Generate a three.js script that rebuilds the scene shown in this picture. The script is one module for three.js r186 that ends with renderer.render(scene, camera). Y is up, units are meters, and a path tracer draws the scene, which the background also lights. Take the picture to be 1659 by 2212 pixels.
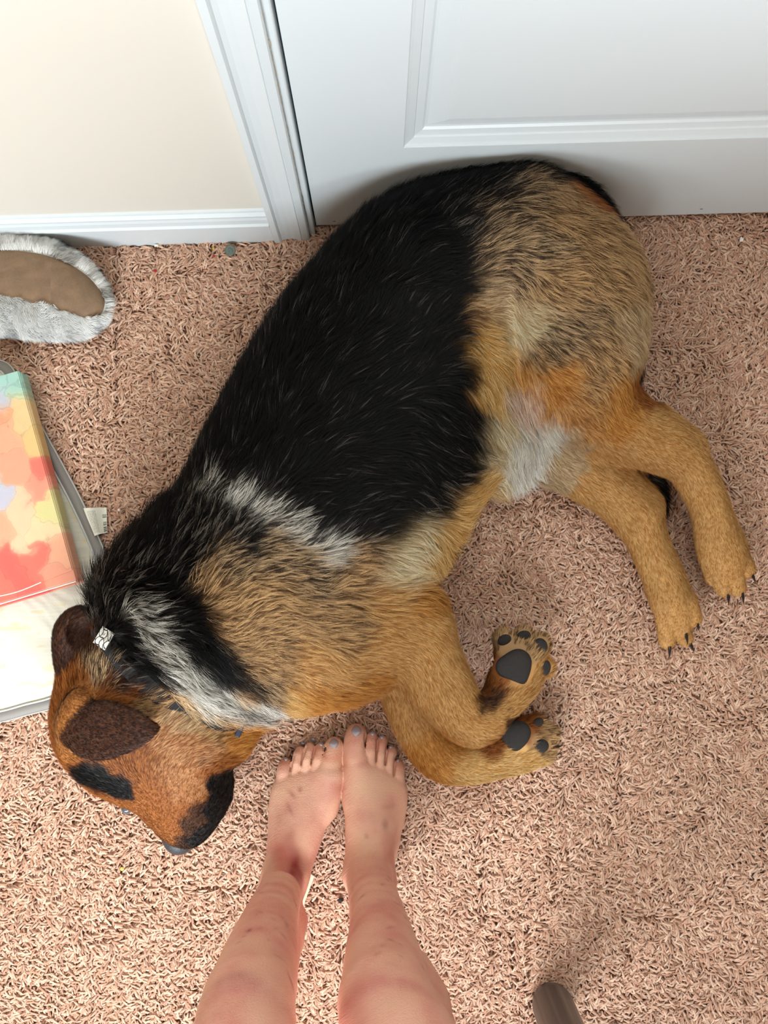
import * as THREE from 'three';
import { mergeGeometries } from 'three/addons/utils/BufferGeometryUtils.js';
import { RoundedBoxGeometry } from 'three/addons/geometries/RoundedBoxGeometry.js';
import { RectAreaLightUniformsLib } from 'three/addons/lights/RectAreaLightUniformsLib.js';

// ---------------------------------------------------------------- camera, light, exposure
const scene = new THREE.Scene();
const camera = new THREE.PerspectiveCamera(67.3483, 1659 / 2212, 0.05, 50);
camera.position.set(0, 1.25, 0);
camera.up.set(0.03233, 0.06372, -0.99744);
camera.lookAt(0.00863, 0.25205, -0.06348);
scene.add(camera);
const renderer = new THREE.WebGLRenderer();
renderer.toneMapping = THREE.LinearToneMapping;
renderer.toneMappingExposure = 1.0;
renderer.shadowMap.enabled = true;
RectAreaLightUniformsLib.init();
scene.background = new THREE.Color(0.55, 0.68, 0.85);

const WIN = { x0: -1.0, x1: 0.75, y0: 0.78, y1: 1.3, z: 1.4 };        // window in the wall behind the photographer
const daylight = new THREE.RectAreaLight(new THREE.Color(0.86, 0.95, 1.0), 37, WIN.x1 - WIN.x0, WIN.y1 - WIN.y0);
daylight.name = 'daylight';
daylight.position.set((WIN.x0 + WIN.x1) / 2, (WIN.y0 + WIN.y1) / 2, WIN.z + 0.06);
daylight.lookAt(daylight.position.x, daylight.position.y, WIN.z - 3);
scene.add(daylight);

// ---------------------------------------------------------------- helpers
let seed = 12345;
function rnd() { seed = (seed * 1664525 + 1013904223) >>> 0; return seed / 4294967296; }
const lerp = (a, b, t) => a + (b - a) * t;
const clamp = (x, a = 0, b = 1) => Math.min(b, Math.max(a, x));
const smooth = (a, b, x) => { const t = clamp((x - a) / (b - a)); return t * t * (3 - 2 * t); };
function hash3(i, j, k) { let n = (i * 374761393 + j * 668265263 + k * 1274126177) | 0; n = Math.imul(n ^ (n >>> 13), 1274126177); return ((n ^ (n >>> 16)) >>> 0) / 4294967296; }
function noise(x, y, z) {
  const i = Math.floor(x), j = Math.floor(y), k = Math.floor(z), u = x - i, v = y - j, w = z - k;
  const a = u * u * (3 - 2 * u), b = v * v * (3 - 2 * v), c = w * w * (3 - 2 * w);
  const q = (p, r, s) => hash3(i + p, j + r, k + s);
  return lerp(lerp(lerp(q(0, 0, 0), q(1, 0, 0), a), lerp(q(0, 1, 0), q(1, 1, 0), a), b), lerp(lerp(q(0, 0, 1), q(1, 0, 1), a), lerp(q(0, 1, 1), q(1, 1, 1), a), b), c);
}
const fbm = (x, y, z) => (noise(x, y, z) * 4 + noise(x * 2.1, y * 2.1, z * 2.1) * 2 + noise(x * 4.3, y * 4.3, z * 4.3)) / 7;
const srgb = h => { const c = new THREE.Color(h); return [c.r, c.g, c.b]; };
const mat = (color, roughness = 0.6, extra = {}) => new THREE.MeshPhysicalMaterial({ color, roughness, ...extra });
function mesh(name, geo, m, parent) { const o = new THREE.Mesh(geo, m); o.name = name; o.castShadow = o.receiveShadow = true; (parent || scene).add(o); return o; }
function thing(name, label, category, group) { const g = new THREE.Group(); g.name = name; g.userData = { label, category }; if (group) g.userData.group = group; scene.add(g); return g; }
function tag(o, label, category, group) { Object.assign(o.userData, { label, category }); if (group) o.userData.group = group; return o; }
function struct(o, label, category) { o.userData.kind = 'structure'; if (label) o.userData.label = label; if (category) o.userData.category = category; return o; }
function box(x0, x1, y0, y1, z0, z1) { const g = new THREE.BoxGeometry(x1 - x0, y1 - y0, z1 - z0); g.translate((x0 + x1) / 2, (y0 + y1) / 2, (z0 + z1) / 2); return g; }
function dataTex(w, h, fn, color = true) {
  const d = new Uint8Array(w * h * 4);
  for (let j = 0; j < h; j++) for (let i = 0; i < w; i++) { const c = fn(i / w, j / h, i, j); const o = (j * w + i) * 4; for (let k = 0; k < 3; k++) d[o + k] = clamp(c[k], 0, 255); d[o + 3] = 255; }
  const t = new THREE.DataTexture(d, w, h); t.magFilter = t.minFilter = THREE.LinearFilter; t.wrapS = t.wrapT = THREE.RepeatWrapping; if (color) t.colorSpace = THREE.SRGBColorSpace; t.needsUpdate = true; return t;
}
// profile [[depth, across]...] swept along a straight line
function prism(points, len, place) {
  const s = new THREE.Shape(points.map(p => new THREE.Vector2(p[0], p[1]))); const g = new THREE.ExtrudeGeometry(s, { depth: len, bevelEnabled: false }); g.applyMatrix4(place); return g;
}

// ---- signed distance bodies: chains of joints [x, y, z, radius, height ratio], meshed by surface nets
function spline(pts, sub) {
  if (pts.length < 3 || sub < 2) return pts.map(p => [p[0], p[1], p[2], p[3], p[4] || 1]);
  const out = [], n = pts.length, g = (i, k) => { const p = pts[clamp(i, 0, n - 1)]; return k === 4 ? (p[4] || 1) : p[k]; };
  for (let i = 0; i < n - 1; i++) for (let s = 0; s < sub; s++) {
    const t = s / sub, q = [];
    for (let k = 0; k < 5; k++) { const a = g(i - 1, k), b = g(i, k), c = g(i + 1, k), d = g(i + 2, k); q.push(0.5 * (2 * b + (c - a) * t + (2 * a - 5 * b + 4 * c - d) * t * t + (3 * b - a - 3 * c + d) * t * t * t)); }
    out.push(q);
  }
  out.push([0, 1, 2, 3, 4].map(k => g(n - 1, k))); return out;
}
function makeChains(list) {
  return list.map((c, id) => {
    const p = spline(c.pts, c.sub || 3), segs = [];
    if (p.length === 1) p.push([p[0][0] + 1e-4, ...p[0].slice(1)]);
    for (let i = 0; i < p.length - 1; i++) {
      const a = p[i], b = p[i + 1], sc = (a[4] + b[4]) / 2, dx = b[0] - a[0], dy = (b[1] - a[1]) / sc, dz = b[2] - a[2];
      segs.push({ ax: a[0], ay: a[1], az: a[2], ar: a[3], dr: b[3] - a[3], dx, dy, dz, l2: dx * dx + dy * dy + dz * dz + 1e-12, sc, m: Math.min(1, sc), dir: new THREE.Vector3(b[0] - a[0], b[1] - a[1], b[2] - a[2]).normalize(),
        cx: (a[0] + b[0]) / 2, cy: (a[1] + b[1]) / 2, cz: (a[2] + b[2]) / 2, br: Math.hypot(dx, b[1] - a[1], dz) / 2 + Math.max(a[3], b[3]) * Math.max(1, sc) });
    }
    const bb = [9, 9, 9, -9, -9, -9]; for (const s of segs) { bb[0] = Math.min(bb[0], s.cx - s.br); bb[1] = Math.min(bb[1], s.cy - s.br); bb[2] = Math.min(bb[2], s.cz - s.br); bb[3] = Math.max(bb[3], s.cx + s.br); bb[4] = Math.max(bb[4], s.cy + s.br); bb[5] = Math.max(bb[5], s.cz + s.br); }
    return { ...c, id, segs, bb, k: c.k ?? 0.012 };
  });
}
function segD(s, x, y, z) {
  const px = x - s.ax, py = (y - s.ay) / s.sc, pz = z - s.az; let h = (px * s.dx + py * s.dy + pz * s.dz) / s.l2; h = h < 0 ? 0 : h > 1 ? 1 : h;
  const ex = px - s.dx * h, ey = py - s.dy * h, ez = pz - s.dz * h; return (Math.sqrt(ex * ex + ey * ey + ez * ez) - s.ar - s.dr * h) * s.m;
}
function smin(a, b, k) { const h = Math.max(k - Math.abs(a - b), 0) / k; return Math.min(a, b) - h * h * k * 0.25; }
function chainD(c, x, y, z, lim = 1e9) {
  let d = 1e3; const b = c.bb, ux = Math.max(b[0] - x, x - b[3], 0), uy = Math.max(b[1] - y, y - b[4], 0), uz = Math.max(b[2] - z, z - b[5], 0), ub = Math.sqrt(ux * ux + uy * uy + uz * uz);
  if (ub * 0.5 > lim + 0.03 || ub > 0.12) return Math.max(ub * 0.5, 0.03);
  for (const s of c.segs) { const ex = x - s.cx, ey = y - s.cy, ez = z - s.cz; const lb = Math.sqrt(ex * ex + ey * ey + ez * ez) - s.br; if (lb * 0.5 > Math.min(d, lim) + 0.03) { if (lb < d) d = Math.min(d, Math.max(lb, 0.03)); continue; } const v = segD(s, x, y, z); d = smin(d, v, 0.006 * s.m); }
  return d;
}
function field(chains, floorY) {
  return (x, y, z) => {
    let d = 1e3;
    for (const c of chains) { if (c.cut) continue; const v = chainD(c, x, y, z, d); d = d > 900 ? v : smin(d, v, c.k); }
    for (const c of chains) if (c.cut) { const v = -chainD(c, x, y, z); d = -smin(-d, -v, c.k); }
    if (floorY !== undefined) d = Math.max(d, floorY - y);
    return d;
  };
}
function surfaceNets(f, lo, hi, cell) {
  const n = [0, 1, 2].map(i => Math.ceil((hi[i] - lo[i]) / cell) + 1), B = 6, [nx, ny, nz] = n;
  const val = new Float32Array(nx * ny * nz).fill(1); const I = (i, j, k) => (k * ny + j) * nx + i;
  for (let k = 0; k < nz; k += B) for (let j = 0; j < ny; j += B) for (let i = 0; i < nx; i += B) {
    const h = cell * B / 2, d = f(lo[0] + i * cell + h, lo[1] + j * cell + h, lo[2] + k * cell + h);
    if (Math.abs(d) > cell * B * 1.05 + 0.004) { if (d < 0) for (let c = k; c < Math.min(nz, k + B); c++) for (let b = j; b < Math.min(ny, j + B); b++) for (let a = i; a < Math.min(nx, i + B); a++) val[I(a, b, c)] = -1; continue; }
    for (let c = k; c < Math.min(nz, k + B); c++) for (let b = j; b < Math.min(ny, j + B); b++) for (let a = i; a < Math.min(nx, i + B); a++) val[I(a, b, c)] = f(lo[0] + a * cell, lo[1] + b * cell, lo[2] + c * cell);
  }
  const vid = new Int32Array(nx * ny * nz).fill(-1), pos = [], idx = [];
  for (let k = 0; k < nz - 1; k++) for (let j = 0; j < ny - 1; j++) for (let i = 0; i < nx - 1; i++) {
    let m = 0; for (let c = 0; c < 8; c++) if (val[I(i + (c & 1), j + (c >> 1 & 1), k + (c >> 2))] < 0) m |= 1 << c;
    if (m === 0 || m === 255) continue;
    let sx = 0, sy = 0, sz = 0, cnt = 0;
    for (let a = 0; a < 8; a++) for (const b of [a ^ 1, a ^ 2, a ^ 4]) if (a < b && ((m >> a) & 1) !== ((m >> b) & 1)) {
      const va = val[I(i + (a & 1), j + (a >> 1 & 1), k + (a >> 2))], vb = val[I(i + (b & 1), j + (b >> 1 & 1), k + (b >> 2))], t = va / (va - vb);
      sx += lerp(a & 1, b & 1, t); sy += lerp(a >> 1 & 1, b >> 1 & 1, t); sz += lerp(a >> 2, b >> 2, t); cnt++;
    }
    vid[I(i, j, k)] = pos.length / 3; pos.push(lo[0] + (i + sx / cnt) * cell, lo[1] + (j + sy / cnt) * cell, lo[2] + (k + sz / cnt) * cell);
  }
  const quad = (a, b, c, d, flip) => { if (a < 0 || b < 0 || c < 0 || d < 0) return; if (flip) idx.push(a, c, b, a, d, c); else idx.push(a, b, c, a, c, d); };
  for (let k = 1; k < nz - 1; k++) for (let j = 1; j < ny - 1; j++) for (let i = 1; i < nx - 1; i++) {
    const v = val[I(i, j, k)] < 0;
    if (v !== val[I(i + 1, j, k)] < 0) quad(vid[I(i, j - 1, k - 1)], vid[I(i, j, k - 1)], vid[I(i, j, k)], vid[I(i, j - 1, k)], !v);
    if (v !== val[I(i, j + 1, k)] < 0) quad(vid[I(i - 1, j, k - 1)], vid[I(i - 1, j, k)], vid[I(i, j, k)], vid[I(i, j, k - 1)], !v);
    if (v !== val[I(i, j, k + 1)] < 0) quad(vid[I(i - 1, j - 1, k)], vid[I(i, j - 1, k)], vid[I(i, j, k)], vid[I(i - 1, j, k)], !v);
  }
  const g = new THREE.BufferGeometry(), e = cell * 0.6, nor = new Float32Array(pos.length);
  for (let q = 0; q < pos.length; q += 3) {
    const [x, y, z] = [pos[q], pos[q + 1], pos[q + 2]];
    const a = f(x + e, y, z) - f(x - e, y, z), b = f(x, y + e, z) - f(x, y - e, z), c = f(x, y, z + e) - f(x, y, z - e), l = Math.hypot(a, b, c) || 1; nor[q] = a / l; nor[q + 1] = b / l; nor[q + 2] = c / l;
  }
  g.setAttribute('position', new THREE.Float32BufferAttribute(pos, 3)); g.setAttribute('normal', new THREE.BufferAttribute(nor, 3)); g.setIndex(idx); return g;
}
function bounds(chains, pad) {
  const lo = [9, 9, 9], hi = [-9, -9, -9];
  for (const c of chains) for (const s of c.segs) { const q = [s.cx, s.cy, s.cz]; for (let i = 0; i < 3; i++) { lo[i] = Math.min(lo[i], q[i] - s.br - pad); hi[i] = Math.max(hi[i], q[i] + s.br + pad); } }
  return [lo, hi];
}
function topOf(f, x, z, from = 0.45) { let y = from; for (let i = 0; i < 90; i++) { const d = f(x, y, z); if (d < 0.0004 || y < 0) break; y -= Math.max(d * 0.7, 0.0004); } return Math.max(y, 0); }
// triangles of a geometry picked by area
function sampler(g, accept) {
  const p = g.attributes.position, ix = g.index.array, cum = []; let total = 0; const tri = [];
  const A = new THREE.Vector3(), Bv = new THREE.Vector3(), C = new THREE.Vector3();
  for (let t = 0; t < ix.length; t += 3) { const w = accept(ix[t]); if (w <= 0) continue; A.fromBufferAttribute(p, ix[t]); Bv.fromBufferAttribute(p, ix[t + 1]); C.fromBufferAttribute(p, ix[t + 2]); total += Bv.sub(A).cross(C.sub(A)).length() / 2 * w; cum.push(total); tri.push(t); }
  return { total, pick() { const r = rnd() * total; let a = 0, b = cum.length - 1; while (a < b) { const m = (a + b) >> 1; if (cum[m] < r) a = m + 1; else b = m; } let u = rnd(), v = rnd(); if (u + v > 1) { u = 1 - u; v = 1 - v; } const t = tri[a]; return { i: [ix[t], ix[t + 1], ix[t + 2]], w: [1 - u - v, u, v] }; } };
}
// one hair: a thin three-sided blade of unit length along +z that rises in +y and sinks again
function hairGeo(rise, segs = 3) {
  const pos = [], nor = [], idx = [];
  for (let s = 0; s <= segs; s++) { const t = s / segs, w = (1 - t * t) * 0.5 + (s === segs ? 0.02 : 0.06), y = rise * Math.sin(t * 2.2) * 0.9; for (const [a, b] of [[-1, 0], [1, 0], [0, 1]]) { pos.push(a * w, y + b * w * 0.02, t); nor.push(a * 0.014, 1, -rise * 2 * Math.cos(t * 2.2)); } }
  for (let s = 0; s < segs; s++) for (let k = 0; k < 3; k++) { const a = s * 3 + k, b = s * 3 + (k + 1) % 3; idx.push(a, b, a + 3, b, b + 3, a + 3); }
  const g = new THREE.BufferGeometry(); g.setAttribute('position', new THREE.Float32BufferAttribute(pos, 3)); g.setAttribute('normal', new THREE.Float32BufferAttribute(nor, 3)); g.setIndex(idx); return g;
}
// splay a hair sideways and let its normals follow the skin below it
function splay(g, f) { const p = g.attributes.position, n = g.attributes.normal; for (let i = 0; i < p.count; i++) { p.setX(i, p.getX(i) + p.getZ(i) * f); n.setXYZ(i, 0, 1, 0); } return g; }
const _m = new THREE.Matrix4(), _x = new THREE.Vector3(), _y = new THREE.Vector3(), _z = new THREE.Vector3();
function hairMatrix(p, n, d, len, width, lift) {          // n: surface normal, d: hair direction
  _z.copy(d).addScaledVector(n, -d.dot(n)); if (_z.lengthSq() < 1e-6) _z.set(n.y, -n.x, 0.01); _z.normalize();
  _z.multiplyScalar(Math.cos(lift)).addScaledVector(n, Math.sin(lift)).normalize();
  _x.crossVectors(n, _z).normalize(); _y.crossVectors(_z, _x);
  return _m.makeBasis(_x.clone().multiplyScalar(width), _y.clone().multiplyScalar(len), _z.clone().multiplyScalar(len)).setPosition(p);
}

// ---------------------------------------------------------------- the room
const ROOM = { x0: -2.7, x1: 2.5, z0: -0.552, z1: 1.4, y1: 2.5, t: 0.12 };
const paint = mat('#dad5ca', 0.75);
const warmPaint = mat('#b39067', 0.8);
const trimPaint = mat('#d9e0e3', 0.38, { clearcoat: 0.25, clearcoatRoughness: 0.35 });
const DOOR = { x0: -0.0855, x1: 0.762, y0: 0.012, y1: 2.04, z: -0.5565 };
const OPEN = { x0: -0.0885, x1: 0.765, y1: 2.043 };
// faint scuffs and lumps in the wall paint
const wallBump = dataTex(256, 256, (u, v, i, j) => { const n = 120 + 60 * (noise(i / 3, j / 3, 1) - 0.5) + 60 * (noise(i / 9, j / 9, 4) - 0.5); return [n, n, n]; }, false);
wallBump.repeat.set(1.5, 1.5); paint.bumpMap = wallBump; paint.bumpScale = 0.0004;
{
  const { x0, x1, z0, z1, y1, t } = ROOM;
  const ch = mergeGeometries([box(x0 - t, OPEN.x0 - 0.02, -0.02, y1, z0 - t, z0), box(OPEN.x1 + 0.02, x1 + t, -0.02, y1, z0 - t, z0), box(OPEN.x0 - 0.02, OPEN.x1 + 0.02, OPEN.y1 + 0.02, y1, z0 - t, z0)]);
  struct(mesh('wall_back', ch, paint), 'cream painted wall beside the white door');
  struct(mesh('wall_left', box(x0 - t, x0, -0.02, y1, z0, z1), warmPaint), 'tan wall on the slipper side');
  struct(mesh('wall_right', box(x1, x1 + t, -0.02, y1, z0, z1), warmPaint), 'tan wall on the desk side');
  const w = WIN;
  const fr = mergeGeometries([box(x0 - t, w.x0, -0.02, y1, z1, z1 + t), box(w.x1, x1 + t, -0.02, y1, z1, z1 + t), box(w.x0, w.x1, -0.02, w.y0, z1, z1 + t), box(w.x0, w.x1, w.y1, y1, z1, z1 + t)]);
  struct(mesh('wall_front', fr, warmPaint), 'tan wall with the window behind the person');
  struct(mesh('ceiling', box(x0 - t, x1 + t, y1, y1 + t, z0 - t, z1 + t), mat('#f6f3ec', 0.85)), 'white ceiling');
  // window: frame, mullions, pane
  const win = new THREE.Group(); win.name = 'window_1'; scene.add(win); struct(win, 'wide white framed window behind the person');
  const cx = (w.x0 + w.x1) / 2, f = 0.045;
  mesh('window_frame', mergeGeometries([box(w.x0, w.x0 + f, w.y0, w.y1, z1 + 0.07, z1 + 0.11), box(w.x1 - f, w.x1, w.y0, w.y1, z1 + 0.07, z1 + 0.11), box(w.x0 + f, w.x1 - f, w.y0, w.y0 + f, z1 + 0.07, z1 + 0.11), box(w.x0 + f, w.x1 - f, w.y1 - f, w.y1, z1 + 0.07, z1 + 0.11)]), trimPaint, win);
  mesh('mullion', box(cx - 0.02, cx + 0.02, w.y0 + f, w.y1 - f, z1 + 0.075, z1 + 0.105), trimPaint, win);
  const glass = new THREE.MeshPhysicalMaterial({ color: '#ffffff', roughness: 0, transmission: 1, thickness: 0 });
  mesh('pane', box(w.x0 + f, cx - 0.02, w.y0 + f, w.y1 - f, z1 + 0.088, z1 + 0.092), glass, win);
  mesh('pane', box(cx + 0.02, w.x1 - f, w.y0 + f, w.y1 - f, z1 + 0.088, z1 + 0.092), glass, win);
  mesh('window_sill', box(w.x0 - 0.03, w.x1 + 0.03, w.y0 - 0.03, w.y0, z1 - 0.04, z1 + 0.065), trimPaint, win);

  // closet space behind the door, so that the gap under it is dark
  struct(mesh('wall_closet', mergeGeometries([box(OPEN.x0 - 0.05, OPEN.x1 + 0.05, -0.02, 2.3, z0 - 0.62, z0 - 0.6), box(OPEN.x0 - 0.07, OPEN.x0 - 0.05, -0.02, 2.3, z0 - 0.6, z0 - t), box(OPEN.x1 + 0.05, OPEN.x1 + 0.07, -0.02, 2.3, z0 - 0.6, z0 - t), box(OPEN.x0 - 0.07, OPEN.x1 + 0.07, 2.3, 2.32, z0 - 0.62, z0 - t)]), paint), 'closet walls behind the door');

  // baseboard: flat lower face and a stepped ogee top
  const bp = [[0, 0], [0.013, 0], [0.013, 0.058], [0.0145, 0.0605], [0.0145, 0.064], [0.0115, 0.068], [0.0105, 0.078], [0.0085, 0.083], [0.0085, 0.087], [0.0045, 0.0925], [0.0035, 0.096], [0, 0.0975]];
  const along = (xa, xb, z) => prism(bp, xb - xa, new THREE.Matrix4().makeBasis(new THREE.Vector3(0, 0, 1), new THREE.Vector3(0, 1, 0), new THREE.Vector3(-1, 0, 0)).setPosition(xb, -0.008, z));
  struct(mesh('baseboard_back', mergeGeometries([along(x0, -0.158, z0), along(0.836, x1, z0)]), trimPaint), 'white moulded baseboard along the cream wall');
  // door casing, left of the door, right and above, plus jamb and stop
  const cp = [[0, 0], [0, 0.0125], [0.001, 0.0155], [0.0105, 0.0165], [0.0125, 0.0145], [0.014, 0.0125], [0.020, 0.0108], [0.030, 0.0105], [0.040, 0.0120], [0.0465, 0.0138], [0.0478, 0.0120], [0.0490, 0.0135], [0.0585, 0.0125], [0.060, 0.0105], [0.060, 0]];
  const upM = (x, flip) => new THREE.Matrix4().makeBasis(new THREE.Vector3(flip ? -1 : 1, 0, 0), new THREE.Vector3(0, 0, 1), new THREE.Vector3(0, flip ? 1 : -1, 0)).setPosition(x, flip ? -0.01 : 2.11, z0);
  const left = prism(cp, 2.12, upM(-0.158, false)), right = prism(cp, 2.12, upM(0.836, true));
  const head = prism(cp, 0.994, new THREE.Matrix4().makeBasis(new THREE.Vector3(0, -1, 0), new THREE.Vector3(0, 0, 1), new THREE.Vector3(-1, 0, 0)).setPosition(0.836, 2.11, z0));
  const trim = new THREE.Group(); trim.name = 'trim_1'; scene.add(trim); struct(trim, 'white door casing with grooves and scuffed jamb');
  mesh('casing', left, trimPaint, trim); mesh('casing', right, trimPaint, trim); mesh('casing', head, trimPaint, trim);
  const jambEdge = (xa, xb) => { const g = new RoundedBoxGeometry(Math.abs(xb - xa), 2.07, 0.12, 2, 0.0025); g.translate((xa + xb) / 2, 1.02, z0 - 0.0565); return g; };
  mesh('jamb', jambEdge(OPEN.x0 - 0.0105, OPEN.x0), trimPaint, trim); mesh('jamb', jambEdge(OPEN.x1, OPEN.x1 + 0.0105), trimPaint, trim);
  mesh('door_stop', box(OPEN.x0, OPEN.x0 + 0.012, -0.01, 2.04, z0 - 0.075, z0 - 0.046), trimPaint, trim);
  // bead of old caulk on the jamb edge
  const bead = [];
  for (let i = 0; i < 46; i++) { const g = new THREE.SphereGeometry(0.0012 + rnd() * 0.0013, 6, 5); g.scale(0.8, 2 + rnd() * 4, 0.8); g.translate(-0.0985 + (rnd() - 0.5) * 0.0012, 0.01 + i * 0.014 + rnd() * 0.01, z0 + 0.0045 + rnd() * 0.002); bead.push(g); }
  mesh('caulk_bead', mergeGeometries(bead), mat('#cfc4b4', 0.8), trim).userData.label = 'crumbly beige caulk bead along the jamb';
  // the door leaf: rails and stiles around two sunk panels with stepped moulding
  const door = new THREE.Group(); door.name = 'door_1'; scene.add(door); struct(door, 'white closed interior door with sunk moulded panels');
  const D = DOOR, panels = [[0.052, 0.625, 0.245, 0.93], [0.052, 0.625, 1.1, 1.9]];
  const face = new THREE.Shape([[D.x0, D.y0], [D.x1, D.y0], [D.x1, D.y1], [D.x0, D.y1]].map(p => new THREE.Vector2(...p)));
  for (const [a, b, c, d] of panels) face.holes.push(new THREE.Path([[a, c], [a, d], [b, d], [b, c]].map(p => new THREE.Vector2(...p))));
  const leaf = new THREE.ExtrudeGeometry(face, { depth: 0.031, bevelEnabled: true, bevelSize: 0.0012, bevelThickness: 0.0012, bevelOffset: -0.0012, bevelSegments: 2 }); leaf.translate(0, 0, D.z - 0.0322);
  mesh('frame', leaf, trimPaint, door);
  const rings = [[-0.0015, -0.001], [0.004, -0.0035], [0.0125, -0.0065], [0.0135, -0.0085], [0.0235, -0.0105], [0.0265, -0.013], [0.030, -0.0135], [0.052, -0.0055], [0.056, -0.005]];
  for (const [a, b, c, d] of panels) {
    const pos = [], quad = (p, q, r, s) => pos.push(...p, ...q, ...r, ...p, ...r, ...s);
    const corner = ([inset, dep]) => [[a + inset, c + inset, D.z + dep], [b - inset, c + inset, D.z + dep], [b - inset, d - inset, D.z + dep], [a + inset, d - inset, D.z + dep]];
    for (let i = 0; i < rings.length - 1; i++) { const p = corner(rings[i]), q = corner(rings[i + 1]); for (let k = 0; k < 4; k++) quad(p[k], p[(k + 1) % 4], q[(k + 1) % 4], q[k]); }
    const e = corner(rings[rings.length - 1]); quad(e[0], e[1], e[2], e[3]);
    const g = new THREE.BufferGeometry(); g.setAttribute('position', new THREE.Float32BufferAttribute(pos, 3)); g.computeVertexNormals(); 
    const bk = box(a - 0.002, b + 0.002, c - 0.002, d + 0.002, D.z - 0.03, D.z - 0.017).toNonIndexed(); bk.deleteAttribute('uv');
    mesh('panel', mergeGeometries([g, bk]), trimPaint, door);
  }
  // tiny black nicks in the paint
  for (const [x, y] of [[-0.055, 0.026], [0.545, 0.032]]) { const g = new THREE.SphereGeometry(0.0018, 6, 4); g.scale(1.6, 0.5, 0.3); g.translate(x, y, D.z); mesh('nick', g, mat('#2a2420', 0.9), door); }
  // knob, above the frame
  const knob = new THREE.LatheGeometry([[0, 0.062], [0.018, 0.06], [0.027, 0.048], [0.024, 0.036], [0.011, 0.028], [0.011, 0.008], [0.03, 0.006], [0.032, 0]].map(p => new THREE.Vector2(...p)), 24); knob.rotateX(Math.PI / 2); knob.translate(-0.025, 0.96, D.z);
  mesh('door_knob', knob, mat('#b8b2a6', 0.3, { metalness: 0.9 }), door);
}

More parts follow.
